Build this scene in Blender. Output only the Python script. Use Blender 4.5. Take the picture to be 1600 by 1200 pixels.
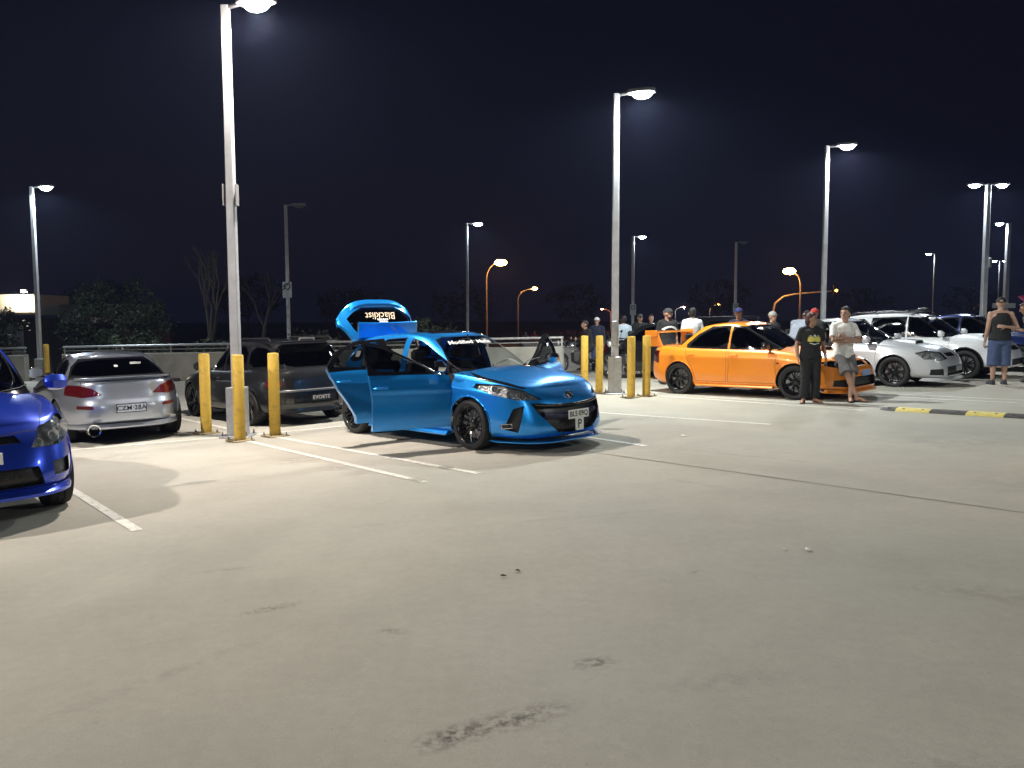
import bpy, bmesh, math, random
import numpy as np
from mathutils import Vector, Matrix

for _o in list(bpy.data.objects):
    bpy.data.objects.remove(_o, do_unlink=True)
SC = bpy.context.scene
COL = SC.collection
R = math.radians
RNG = random.Random(7)

# ---------------------------------------------------------------- camera
cam_d = bpy.data.cameras.new('camera')
cam = bpy.data.objects.new('camera', cam_d)
COL.objects.link(cam)
cam.location = (0, 0, 1.58)
cam.rotation_euler = (R(90 - 4.502), R(0.25), 0)
cam_d.sensor_width = 36.0
cam_d.lens = 36.0 * 1270 / 1600
cam_d.clip_end = 2000
SC.camera = cam

# ---------------------------------------------------------------- night sky and moonlight
W = bpy.data.worlds.new('World')
SC.world = W
W.use_nodes = True
_n = W.node_tree.nodes
_n.clear()
_out = _n.new('ShaderNodeOutputWorld')
_bg = _n.new('ShaderNodeBackground')
_sky = _n.new('ShaderNodeTexSky')
_sky.sky_type = 'NISHITA'
_sky.sun_disc = False
_sky.sun_elevation = R(-4)
_sky.sun_rotation = R(250)
_bg.inputs['Strength'].default_value = 0.05
_mix = _n.new('ShaderNodeAddShader')
_bg2 = _n.new('ShaderNodeBackground')
_bg2.inputs['Color'].default_value = (0.34, 0.38, 1.0, 1)
_bg2.inputs['Strength'].default_value = 0.0085
W.node_tree.links.new(_sky.outputs[0], _bg.inputs['Color'])
W.node_tree.links.new(_bg.outputs[0], _mix.inputs[0])
W.node_tree.links.new(_bg2.outputs[0], _mix.inputs[1])
W.node_tree.links.new(_mix.outputs[0], _out.inputs[0])
moon_d = bpy.data.lights.new('moonlight', 'SUN')
moon_d.energy = 0.01
moon_d.angle = R(0.5)
moon_d.color = (0.8, 0.88, 1.0)
moon = bpy.data.objects.new('moonlight', moon_d)
COL.objects.link(moon)
moon.rotation_euler = (R(40), 0, R(30))

SC.render.engine = 'CYCLES'
SC.view_settings.view_transform = 'Standard'
SC.view_settings.look = 'None'
SC.view_settings.exposure = 0.2
SC.view_settings.gamma = 1.0
SC.cycles.use_denoising = True
SC.cycles.max_bounces = 8
SC.cycles.diffuse_bounces = 3
SC.cycles.glossy_bounces = 4
SC.cycles.transparent_max_bounces = 16
SC.cycles.volume_bounces = 0
SC.cycles.caustics_reflective = False
SC.cycles.caustics_refractive = False
SC.cycles.sample_clamp_indirect = 4.0
LAMP_POWER = 1.0      # overall strength of the car park lamps
HAZE = 0.00045            # density of the night air

# ---------------------------------------------------------------- materials
MATS = {}
def nodes_of(name):
    m = bpy.data.materials.new(name)
    m.use_nodes = True
    MATS[name] = m
    nt = m.node_tree
    return m, nt, nt.nodes['Principled BSDF']
def pbr(name, col, rough=0.5, metal=0.0, coat=0.0, var=0.0, vscale=8.0, bump=0.0, bscale=60.0, spec=0.5, emit=None, estr=0.0, rvar=0.0):
    if name in MATS:
        return MATS[name]
    m, nt, b = nodes_of(name)
    c = (*col, 1)
    b.inputs['Base Color'].default_value = c
    b.inputs['Roughness'].default_value = rough
    b.inputs['Metallic'].default_value = metal
    b.inputs['Coat Weight'].default_value = coat
    b.inputs['Coat Roughness'].default_value = 0.04
    b.inputs['Specular IOR Level'].default_value = spec
    if emit:
        b.inputs['Emission Color'].default_value = (*emit, 1)
        b.inputs['Emission Strength'].default_value = estr
    if var or bump or rvar:
        tc = nt.nodes.new('ShaderNodeTexCoord')
    if var or rvar:
        nz = nt.nodes.new('ShaderNodeTexNoise')
        nz.inputs['Scale'].default_value = vscale
        nz.inputs['Detail'].default_value = 5
        nt.links.new(tc.outputs['Object'], nz.inputs['Vector'])
    if var:
        rp = nt.nodes.new('ShaderNodeValToRGB')
        rp.color_ramp.elements[0].position = 0.3
        rp.color_ramp.elements[1].position = 0.7
        rp.color_ramp.elements[0].color = (*[max(0, x * (1 - var)) for x in col], 1)
        rp.color_ramp.elements[1].color = (*[min(1, x * (1 + var)) for x in col], 1)
        nt.links.new(nz.outputs['Fac'], rp.inputs[0])
        nt.links.new(rp.outputs[0], b.inputs['Base Color'])
    if rvar:
        mr = nt.nodes.new('ShaderNodeMapRange')
        mr.inputs[1].default_value = 0.3
        mr.inputs[2].default_value = 0.7
        mr.inputs[3].default_value = max(0.02, rough - rvar)
        mr.inputs[4].default_value = min(1, rough + rvar)
        nt.links.new(nz.outputs['Fac'], mr.inputs[0])
        nt.links.new(mr.outputs[0], b.inputs['Roughness'])
    if bump:
        nb = nt.nodes.new('ShaderNodeTexNoise')
        nb.inputs['Scale'].default_value = bscale
        nb.inputs['Detail'].default_value = 4
        nt.links.new(tc.outputs['Object'], nb.inputs['Vector'])
        bp = nt.nodes.new('ShaderNodeBump')
        bp.inputs['Strength'].default_value = bump
        bp.inputs['Distance'].default_value = 0.02
        nt.links.new(nb.outputs['Fac'], bp.inputs['Height'])
        nt.links.new(bp.outputs[0], b.inputs['Normal'])
    return m
def paint(name, col, metal=0.45, rough=0.32, flake=0.25):
    """car paint: metallic flake base under a clear coat, thin dust film"""
    if name in MATS:
        return MATS[name]
    m, nt, b = nodes_of(name)
    tc = nt.nodes.new('ShaderNodeTexCoord')
    vo = nt.nodes.new('ShaderNodeTexVoronoi')
    vo.inputs['Scale'].default_value = 900
    nt.links.new(tc.outputs['Object'], vo.inputs['Vector'])
    mx = nt.nodes.new('ShaderNodeMix')
    mx.data_type = 'RGBA'
    mx.inputs[6].default_value = (*[x * (1 - flake) for x in col], 1)
    mx.inputs[7].default_value = (*[min(1, x * (1 + flake) + 0.01) for x in col], 1)
    nt.links.new(vo.outputs['Color'], mx.inputs[0])
    nt.links.new(mx.outputs[2], b.inputs['Base Color'])
    nz = nt.nodes.new('ShaderNodeTexNoise')
    nz.inputs['Scale'].default_value = 5
    nz.inputs['Detail'].default_value = 6
    nt.links.new(tc.outputs['Object'], nz.inputs['Vector'])
    mr = nt.nodes.new('ShaderNodeMapRange')
    mr.inputs[3].default_value = 0.02
    mr.inputs[4].default_value = 0.09
    nt.links.new(nz.outputs['Fac'], mr.inputs[0])
    nt.links.new(mr.outputs[0], b.inputs['Coat Roughness'])
    b.inputs['Metallic'].default_value = metal
    b.inputs['Roughness'].default_value = rough
    b.inputs['Coat Weight'].default_value = 1.0
    return m
def glass(name, tint, refl=1.0):
    if name in MATS:
        return MATS[name]
    m = bpy.data.materials.new(name)
    m.use_nodes = True
    MATS[name] = m
    nt = m.node_tree
    nt.nodes.clear()
    o = nt.nodes.new('ShaderNodeOutputMaterial')
    t = nt.nodes.new('ShaderNodeBsdfTransparent')
    t.inputs[0].default_value = (*tint, 1)
    g = nt.nodes.new('ShaderNodeBsdfGlossy')
    g.inputs['Roughness'].default_value = 0.03
    g.inputs['Color'].default_value = (refl, refl, refl, 1)
    f = nt.nodes.new('ShaderNodeFresnel')
    f.inputs[0].default_value = 1.5
    x = nt.nodes.new('ShaderNodeMixShader')
    nt.links.new(f.outputs[0], x.inputs[0])
    nt.links.new(t.outputs[0], x.inputs[1])
    nt.links.new(g.outputs[0], x.inputs[2])
    nt.links.new(x.outputs[0], o.inputs[0])
    return m
def emitter(name, col, s):
    if name in MATS:
        return MATS[name]
    m, nt, b = nodes_of(name)
    b.inputs['Base Color'].default_value = (0.8, 0.8, 0.8, 1)
    b.inputs['Emission Color'].default_value = (*col, 1)
    b.inputs['Emission Strength'].default_value = s
    return m

BLACK = pbr('black_plastic', (0.012, 0.012, 0.013), 0.45, bump=0.05)
GAP = pbr('panel_gap', (0.004, 0.004, 0.004), 0.8)
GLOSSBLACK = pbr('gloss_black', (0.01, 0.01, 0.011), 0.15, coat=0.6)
CHROME = pbr('chrome', (0.75, 0.76, 0.78), 0.12, 1.0)
RUBBER = pbr('tyre_rubber', (0.018, 0.018, 0.018), 0.75, var=0.3, vscale=20)
RIMBLACK = pbr('rim_black', (0.012, 0.012, 0.013), 0.22, 0.3, coat=0.5)
RIMSILVER = pbr('rim_silver', (0.45, 0.46, 0.48), 0.3, 0.9)
DISC = pbr('brake_disc', (0.3, 0.3, 0.3), 0.35, 0.9)
TRIMCLOTH = pbr('interior_cloth', (0.02, 0.02, 0.022), 0.9, var=0.3, vscale=40)
DASH = pbr('dashboard_plastic', (0.015, 0.015, 0.017), 0.6, bump=0.1, bscale=200)
GLASS_CLEAR = glass('windscreen_glass', (0.72, 0.76, 0.76))
GLASS_TINT = glass('tinted_glass', (0.10, 0.11, 0.115))
GLASS_DARK = glass('dark_glass', (0.03, 0.03, 0.034))
LENS = glass('lamp_lens', (0.93, 0.94, 0.95))
REFLECTOR = pbr('lamp_reflector', (0.75, 0.77, 0.79), 0.2, 0.35, bump=0.9, bscale=26, var=.5, vscale=22)
REFL_DARK = pbr('lamp_reflector_dark', (0.06, 0.06, 0.065), 0.16, 1.0, bump=0.9, bscale=22)
BOWL = pbr('lamp_bowl', (0.85, 0.86, 0.88), 0.14, 0.45)
TAILRED = pbr('tail_lamp_red', (0.075, 0.003, 0.004), 0.12, coat=1.0, bump=0.2, bscale=70)
AMBER = pbr('lamp_amber', (0.55, 0.16, 0.01), 0.2, coat=0.8)
PLATEWHITE = pbr('plate_white', (0.78, 0.78, 0.76), 0.4)
INK = pbr('ink_black', (0.012, 0.012, 0.014), 0.6)
DECALWHITE = pbr('decal_white', (0.78, 0.78, 0.78), 0.5)

# ---------------------------------------------------------------- object helpers
def tag(o, label=None, cat=None, group=None, kind=None):
    if label: o['label'] = label
    if cat: o['category'] = cat
    if group: o['group'] = group
    if kind: o['kind'] = kind
    return o
def empty(name, loc=(0, 0, 0), rz=0.0, parent=None):
    o = bpy.data.objects.new(name, None)
    o.empty_display_size = 0.2
    COL.objects.link(o)
    o.location = loc
    o.rotation_euler = (0, 0, rz)
    o.parent = parent
    return o
def thing(name, label, cat, loc=(0, 0, 0), rz=0.0, group=None):
    return tag(empty(name, loc, rz), label, cat, group)
def link(name, me, parent=None, loc=None, rot=None):
    o = bpy.data.objects.new(name, me)
    COL.objects.link(o)
    if parent: o.parent = parent
    if loc is not None: o.location = loc
    if rot is not None: o.rotation_euler = rot
    return o
def copy_tree(o, parent=None):
    c = o.copy()
    COL.objects.link(c)
    c.parent = parent
    for ch in list(o.children):
        copy_tree(ch, c)
    return c

class Geo:
    """collects vertices and faces of one part"""
    def __init__(s):
        s.v, s.f, s.m = [], [], []
    def add(s, vs, fs, mi=0):
        b = len(s.v)
        s.v += [tuple(p) for p in vs]
        s.f += [tuple(i + b for i in f) for f in fs]
        s.m += [mi] * len(fs)
        return s
    def box(s, c, d, mi=0, rz=0.0, M=None, bev=0.0):
        hx, hy, hz = d[0] / 2, d[1] / 2, d[2] / 2
        if bev > 0:
            b = min(bev, hx * .9, hy * .9, hz * .9)
            rings = []
            for z, k in ((-hz, b), (-hz + b, 0), (hz - b, 0), (hz, b)):
                x, y = hx - k, hy - k
                q = b * 0.6
                rings.append([(x - q, -y, z), (x, -y + q, z), (x, y - q, z), (x - q, y, z), (-x + q, y, z), (-x, y - q, z), (-x, -y + q, z), (-x + q, -y, z)])
            vs = [p for r in rings for p in r]
            fs = []
            for i in range(3):
                for j in range(8):
                    fs.append((i * 8 + j, i * 8 + (j + 1) % 8, (i + 1) * 8 + (j + 1) % 8, (i + 1) * 8 + j))
            fs.append(tuple(range(7, -1, -1)))
            fs.append(tuple(range(24, 32)))
        else:
            vs = [(x, y, z) for z in (-hz, hz) for x, y in ((-hx, -hy), (hx, -hy), (hx, hy), (-hx, hy))]
            fs = [(3, 2, 1, 0), (4, 5, 6, 7), (0, 1, 5, 4), (1, 2, 6, 5), (2, 3, 7, 6), (3, 0, 4, 7)]
        A = Matrix.Translation(c) @ (M.to_4x4() if M is not None else Matrix.Rotation(rz, 4, 'Z'))
        return s.add([A @ Vector(p) for p in vs], fs, mi)
    def loft(s, rings, mi=0, caps=True, closed=True):
        n = len(rings[0])
        vs = [p for r in rings for p in r]
        fs = []
        for i in range(len(rings) - 1):
            for j in range(n if closed else n - 1):
                fs.append((i * n + j, i * n + (j + 1) % n, (i + 1) * n + (j + 1) % n, (i + 1) * n + j))
        if caps:
            fs.append(tuple(range(n - 1, -1, -1)))
            fs.append(tuple(range((len(rings) - 1) * n, len(rings) * n)))
        return s.add(vs, fs, mi)
    def tube(s, path, rad, n=8, mi=0, sx=1.0, caps=True, up=None):
        P = [Vector(p) for p in path]
        rr = rad if isinstance(rad, (list, tuple)) else [rad] * len(P)
        rings = []
        ref = Vector(up) if up else None
        for i, p in enumerate(P):
            t = (P[min(i + 1, len(P) - 1)] - P[max(i - 1, 0)]).normalized()
            if ref is None:
                ref = Vector((0, 0, 1)) if abs(t.z) < 0.9 else Vector((1, 0, 0))
            a = t.cross(ref)
            if a.length < 1e-5:
                a = t.cross(Vector((0.3, 1, 0.2)))
            a.normalize()
            b = a.cross(t).normalized()
            rings.append([p + a * (math.cos(q) * rr[i] * sx) + b * (math.sin(q) * rr[i]) for q in [2 * math.pi * k / n for k in range(n)]])
        return s.loft(rings, mi, caps)
    def cyl(s, p, q, r, n=16, mi=0, r2=None):
        return s.tube([p, q], [r, r if r2 is None else r2], n, mi)
    def lathe(s, prof, n=32, mi=0, axis='Z', M=None, caps=False):
        rings = []
        for r, h in prof:
            ring = []
            for k in range(n):
                a = 2 * math.pi * k / n
                c, d = r * math.cos(a), r * math.sin(a)
                v = Vector((c, d, h)) if axis == 'Z' else (Vector((c, h, d)) if axis == 'Y' else Vector((h, c, d)))
                ring.append(M @ v if M is not None else v)
            rings.append(ring)
        return s.loft(rings, mi, caps)
    def ell(s, c, r, n=12, m=8, mi=0, M=None):
        rings = []
        for i in range(m + 1):
            t = -math.pi / 2 + math.pi * i / m
            cr = max(math.cos(t), 0.02)
            ring = []
            for k in range(n):
                a = 2 * math.pi * k / n
                v = Vector((r[0] * cr * math.cos(a), r[1] * cr * math.sin(a), r[2] * math.sin(t)))
                if M is not None: v = M @ v
                ring.append(v + Vector(c))
            rings.append(ring)
        return s.loft(rings, mi, True)
    def prism(s, poly, z0, z1, mi=0, M=None):
        n = len(poly)
        vs = [Vector((x, y, z0)) for x, y in poly] + [Vector((x, y, z1)) for x, y in poly]
        if M is not None: vs = [M @ v for v in vs]
        fs = [tuple(range(n - 1, -1, -1)), tuple(range(n, 2 * n))] + [(i, (i + 1) % n, n + (i + 1) % n, n + i) for i in range(n)]
        return s.add(vs, fs, mi)
    def mesh(s, name, mats, smooth=35):
        me = bpy.data.meshes.new(name)
        me.from_pydata(s.v, [], s.f)
        for m in (mats if isinstance(mats, (list, tuple)) else [mats]):
            me.materials.append(m)
        if max(s.m, default=0) > 0:
            me.polygons.foreach_set('material_index', s.m)
        bm = bmesh.new()
        bm.from_mesh(me)
        bmesh.ops.recalc_face_normals(bm, faces=bm.faces)
        bm.to_mesh(me)
        bm.free()
        if smooth:
            me.polygons.foreach_set('use_smooth', [True] * len(me.polygons))
            me.set_sharp_from_angle(angle=R(smooth))
        me.update()
        return me
    def build(s, name, mats, parent=None, smooth=35, loc=None, rot=None):
        return link(name, s.mesh(name, mats, smooth), parent, loc, rot)

def text_mesh(name, txt, size, mat, extrude=0.0015, shear=0.0, bold=0.0, spacing=1.0, align='CENTER'):
    cu = bpy.data.curves.new(name, 'FONT')
    cu.body = txt
    cu.size = size
    cu.extrude = extrude
    cu.shear = shear
    cu.offset = bold
    cu.space_character = spacing
    cu.align_x = align
    cu.align_y = 'CENTER'
    cu.resolution_u = 3
    o = bpy.data.objects.new(name, cu)
    COL.objects.link(o)
    dg = bpy.context.evaluated_depsgraph_get()
    me = bpy.data.meshes.new_from_object(o.evaluated_get(dg))
    bpy.data.objects.remove(o)
    bpy.data.curves.remove(cu)
    me.name = name
    me.materials.clear()
    me.materials.append(mat)
    return me
def blur_print(name, widths, h, gap, mat):
    """a row of small printed blocks, for print too small to read"""
    tot = sum(widths) + gap * (len(widths) - 1)
    vs, fs, x = [], [], -tot / 2
    for w in widths:
        n = len(vs)
        vs += [(x, -h / 2, 0), (x + w, -h / 2, 0), (x + w, h / 2, 0), (x, h / 2, 0)]
        fs.append((n, n + 1, n + 2, n + 3))
        x += w + gap
    me = bpy.data.meshes.new(name)
    me.from_pydata(vs, [], fs)
    me.materials.append(mat)
    return me
def apply_mods(o):
    dg = bpy.context.evaluated_depsgraph_get()
    me = bpy.data.meshes.new_from_object(o.evaluated_get(dg))
    o.modifiers.clear()
    old = o.data
    o.data = me
    bpy.data.meshes.remove(old)
    me.name = o.name
    return o
def crv(pts):
    """smooth curve through (x, value) pairs"""
    p = sorted(pts)
    xs = np.array([a for a, b in p], float)
    ys = np.array([b for a, b in p], float)
    d = np.diff(ys) / np.diff(xs)
    m = np.zeros(len(xs))
    m[0], m[-1] = d[0], d[-1]
    for i in range(1, len(xs) - 1):
        m[i] = 0 if d[i - 1] * d[i] <= 0 else 2 * d[i - 1] * d[i] / (d[i - 1] + d[i])
    def f(x):
        x = np.clip(np.asarray(x, float), xs[0], xs[-1])
        i = np.clip(np.searchsorted(xs, x) - 1, 0, len(xs) - 2)
        h = xs[i + 1] - xs[i]
        t = (x - xs[i]) / h
        return ((2 * t**3 - 3 * t**2 + 1) * ys[i] + (t**3 - 2 * t**2 + t) * h * m[i] + (-2 * t**3 + 3 * t**2) * ys[i + 1] + (t**3 - t**2) * h * m[i + 1])
    return f
SLOPE = .022        # cross fall of the parking deck
# ---------------------------------------------------------------- car body shells
from mathutils.bvhtree import BVHTree
VX, VY, VZ = Vector((1, 0, 0)), Vector((0, 1, 0)), Vector((0, 0, 1))
def inside(poly, x, y):
    r = False
    j = len(poly) - 1
    for i in range(len(poly)):
        xi, yi = poly[i]
        xj, yj = poly[j]
        if (yi > y) != (yj > y) and x < (xj - xi) * (y - yi) / (yj - yi) + xi:
            r = not r
        j = i
    return r
def offset_poly(poly, d):
    """moves every edge outward by d (negative: inward)"""
    n = len(poly)
    A = sum(poly[i][0] * poly[(i + 1) % n][1] - poly[(i + 1) % n][0] * poly[i][1] for i in range(n))
    sg = 1 if A > 0 else -1
    out = []
    for i in range(n):
        p0, p1, p2 = Vector(poly[i - 1]), Vector(poly[i]), Vector(poly[(i + 1) % n])
        e1, e2 = (p1 - p0).normalized(), (p2 - p1).normalized()
        n1, n2 = Vector((e1.y, -e1.x)) * sg, Vector((e2.y, -e2.x)) * sg
        b = n1 + n2
        if b.length < 1e-4:
            b = n1
        b.normalize()
        c = max(b.dot(n1), 0.35)
        out.append(tuple(p1 + b * (d / c)))
    return out
def smooth_poly(poly, it=2, keep=()):
    """rounds the corners (Chaikin), except those kept"""
    for _ in range(it):
        out = []
        n = len(poly)
        for i in range(n):
            p, q = poly[i], poly[(i + 1) % n]
            out.append(tuple(a * .75 + b * .25 for a, b in zip(p, q)))
            out.append(tuple(a * .25 + b * .75 for a, b in zip(p, q)))
        poly = out
    return poly
class View:
    def __init__(s, D):
        s.D = Vector(D).normalized()
        s.V = VZ if abs(s.D.z) < 0.9 else VY
        s.U = s.V.cross(s.D).normalized() if abs(s.D.z) < 0.9 else VX
        if abs(s.D.z) < 0.9:
            s.V = s.D.cross(s.U).normalized()
    def p(s, q):
        q = Vector(q)
        return (q.dot(s.U), q.dot(s.V))
class Shell:
    def __init__(s, rings, cap0=False):
        s.bm = bm = bmesh.new()
        s.L = bm.faces.layers.int.new('pid')
        n = len(rings[0])
        vv = [[bm.verts.new(p) for p in r] for r in rings]
        for i in range(len(rings) - 1):
            a, b = vv[i], vv[i + 1]
            for j in range(n):
                k = (j + 1) % n
                bm.faces.new((a[j], a[k], b[k], b[j]))
        bmesh.ops.remove_doubles(bm, verts=bm.verts, dist=1e-4)
        if cap0:
            es = [e for e in bm.edges if e.is_boundary and all(abs(v.co.z - rings[0][0][2]) < 0.25 for v in e.verts)]
            bmesh.ops.holes_fill(bm, edges=es)
        bmesh.ops.recalc_face_normals(bm, faces=bm.faces)
        bm.normal_update()
    def bvh(s):
        return BVHTree.FromBMesh(s.bm)
    def cut(s, view, poly, thr=0.12, cond=None):
        bm = s.bm
        U, V, D = view.U, view.V, view.D
        x0, x1 = min(p[0] for p in poly) - .005, max(p[0] for p in poly) + .005
        y0, y1 = min(p[1] for p in poly) - .005, max(p[1] for p in poly) + .005
        cand = set()
        X0, X1, Y0, Y1 = x0 - .45, x1 + .45, y0 - .45, y1 + .45
        for f in bm.faces:
            if f.normal.dot(D) < thr: continue
            q = f.loops[0].vert.co
            if not (X0 < q.dot(U) < X1 and Y0 < q.dot(V) < Y1) and len(f.verts) < 20: continue
            c = f.calc_center_median()
            if cond and not cond(c): continue
            us = [v.co.dot(U) for v in f.verts]
            if max(us) < x0 or min(us) > x1: continue
            ws = [v.co.dot(V) for v in f.verts]
            if max(ws) < y0 or min(ws) > y1: continue
            cand.add(f)
        n = len(poly)
        for i in range(n):
            a, b = poly[i], poly[(i + 1) % n]
            dx, dy = b[0] - a[0], b[1] - a[1]
            ln = math.hypot(dx, dy)
            if ln < 1e-5: continue
            nx, ny = -dy / ln, dx / ln
            bx0, bx1 = min(a[0], b[0]) - .002, max(a[0], b[0]) + .002
            by0, by1 = min(a[1], b[1]) - .002, max(a[1], b[1]) + .002
            sel = []
            for f in cand:
                if not f.is_valid: continue
                us = [v.co.dot(U) for v in f.verts]
                if max(us) < bx0 or min(us) > bx1: continue
                ws = [v.co.dot(V) for v in f.verts]
                if max(ws) < by0 or min(ws) > by1: continue
                ds = [(u - a[0]) * nx + (w - a[1]) * ny for u, w in zip(us, ws)]
                if min(ds) < -1e-5 and max(ds) > 1e-5:
                    sel.append(f)
            if not sel: continue
            es = {e for f in sel for e in f.edges}
            vs = {v for f in sel for v in f.verts}
            r = bmesh.ops.bisect_plane(bm, geom=sel + list(es) + list(vs), dist=1e-6, plane_co=U * a[0] + V * a[1], plane_no=U * nx + V * ny)
            cand |= {g for g in r['geom'] if isinstance(g, bmesh.types.BMFace)}
        out = []
        for f in cand:
            if not f.is_valid: continue
            f.normal_update()
            c = f.calc_center_median()
            if inside(poly, c.dot(U), c.dot(V)):
                out.append(f)
        return out
    def tag(s, pid, view, poly, thr=0.12, cond=None, only=None):
        fs = s.cut(view, poly, thr, cond)
        for f in fs:
            if only is None or f[s.L] in only:
                f[s.L] = pid
        return fs
    def freeze(s):
        s.bm.normal_update()
        s.bm.verts.index_update()
    def faces(s, pids):
        ps = pids if isinstance(pids, (set, tuple, list)) else (pids,)
        return [f for f in s.bm.faces if f[s.L] in ps]
    def piece(s, name, pids, mats, parent, push=0.0, D=None, matmap=None, loc=None):
        """the faces with these ids as one smooth sheet"""
        fs = s.faces(pids)
        if not fs: return None
        return sheet(name, fs, mats, parent, push, D, matmap, s.L, loc)
def sheet(name, fs, mats, parent, push=0.0, D=None, matmap=None, L=None, loc=None):
    vi, vs, ns, faces, mi = {}, [], [], [], []
    off = Vector(loc) if loc is not None else Vector((0, 0, 0))
    for f in fs:
        idx = []
        for v in f.verts:
            if v not in vi:
                vi[v] = len(vs)
                nrm = v.normal
                d = Vector(D) if D is not None else nrm
                vs.append(tuple(v.co + d * push - off))
                ns.append(tuple(nrm))
            idx.append(vi[v])
        faces.append(idx)
        mi.append(matmap.get(f[L], 0) if matmap else 0)
    me = bpy.data.meshes.new(name)
    me.from_pydata(vs, [], faces)
    for m in (mats if isinstance(mats, (list, tuple)) else [mats]):
        me.materials.append(m)
    me.polygons.foreach_set('material_index', mi)
    me.polygons.foreach_set('use_smooth', [True] * len(me.polygons))
    me.normals_split_custom_set_from_vertices(ns)
    return link(name, me, parent, loc)
def slab(name, fs, depth, D, mats, parent, loc=None, keep_outer=True, matmap=None, L=None):
    """sheet given thickness along -D: material 0 outside, 1 rim, 2 inner face"""
    off = Vector(loc) if loc is not None else Vector((0, 0, 0))
    D = Vector(D)
    vi, vs, faces, mi = {}, [], [], []
    used = {}
    for f in fs:
        for v in f.verts:
            if v not in vi:
                vi[v] = len(vs)
                vs.append(tuple(v.co - off))
    n = len(vs)
    order = sorted(vi, key=lambda v: vi[v])
    for v in order:
        vs.append(tuple(v.co - D * depth - off))
    fset = set(fs)
    for f in fs:
        idx = [vi[v] for v in f.verts]
        if keep_outer:
            faces.append(idx)
            mi.append(matmap.get(f[L], 0) if matmap else 0)
        faces.append([i + n for i in reversed(idx)] if keep_outer else [i + n for i in idx])
        mi.append(2)
        for e in f.edges:
            if sum(1 for g in e.link_faces if g in fset) == 1:
                a, b = None, None
                for l in f.loops:
                    if l.edge == e:
                        a, b = vi[l.vert], vi[l.link_loop_next.vert]
                faces.append([b, a, a + n, b + n] if keep_outer else [a, b, b + n, a + n])
                mi.append(1)
    me = bpy.data.meshes.new(name)
    me.from_pydata(vs, [], faces)
    for m in mats:
        me.materials.append(m)
    me.polygons.foreach_set('material_index', mi)
    me.polygons.foreach_set('use_smooth', [True] * len(me.polygons))
    me.set_sharp_from_angle(angle=R(40))
    return link(name, me, parent, loc)

def outline(af, ar, b, nf, nr, N):
    """closed plan outline from the nose round the left side to the tail and back"""
    t = np.linspace(0, math.pi, 3000)
    n = np.where(t < math.pi / 2, nf, nr)
    a = np.where(t < math.pi / 2, af, ar)
    x = a * np.sign(np.cos(t)) * np.abs(np.cos(t)) ** (2 / n)
    y = b * np.abs(np.sin(t)) ** (2 / n)
    s = np.concatenate([[0], np.cumsum(np.hypot(np.diff(x), np.diff(y)))])
    q = np.linspace(0, s[-1], N // 2 + 1)
    X, Y = np.interp(q, s, x), np.interp(q, s, y)
    X = np.concatenate([X, X[-2:0:-1]])
    Y = np.concatenate([Y, -Y[-2:0:-1]])
    return X, Y
def lower_shell(P):
    k = P['kx']
    nose, tail = P['nose'] * k, P['tail'] * k
    ze, zc, zb = [crv([(x * k, z) for x, z in P[c]]) for c in ('ze', 'zc', 'zb')]
    iS, iF, iR = crv(P['iS']), crv(P['iF']), crv(P['iR'])
    N = P.get('N', 200)
    X, Y = outline(nose, -tail, P['W'] / 2, P.get('nf', 2.9), P.get('nr', 3.6), N)
    rings = []
    ts = P.get('ts') or [0, .04, .09, .15, .22, .29, .36, .43, .5, .56, .62, .68, .73, .78, .82, .86, .89, .92, .945, .965, .985, 1.0]
    wb = P['wb'] * k
    for t in ts:
        wf = np.clip(X / nose, 0, 1) ** 4
        wr = np.clip(X / tail, 0, 1) ** 4
        x = X - iF(t) * wf + iR(t) * wr
        fl = P.get('flare', 0.02) * (np.exp(-((X - wb / 2) / .36) ** 2) + np.exp(-((X + wb / 2) / .36) ** 2)) * math.exp(-((t - .45) / .3) ** 2)
        crease = P.get('crease', 0.0) * math.exp(-((t - P.get('crease_t', .78)) / .035) ** 2) * np.exp(-(X / 1.6) ** 4)
        y = Y * (1 - iS(t) / (P['W'] / 2)) + np.sign(Y) * (fl + crease) * np.minimum(1, np.abs(Y) / .5)
        z = zb(x) + (ze(x) - zb(x)) * t
        rings.append(list(zip(x, y, z)))
    x1, y1 = x, y
    for q in (.03, .07, .12, .19, .28, .38, .5, .62, .75, .88, 1.0):
        xx = x1 * (1 - .12 * q ** 1.3)
        yy = y1 * (1 - q)
        u = 1 - (1 - q) ** P.get('crown', 2.4)
        zz = ze(xx) + (zc(xx) - ze(xx)) * u
        if 'hoodrib' in P:
            zz = zz + P['hoodrib'] * np.exp(-((np.abs(yy) - .42) / .05) ** 2) * (xx > .6 * k) * np.clip((xx - .6 * k) * 3, 0, 1) * np.clip((nose - .25 - xx) * 3, 0, 1)
        rings.append(list(zip(xx, yy, zz)))
    return Shell(rings, True)
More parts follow.
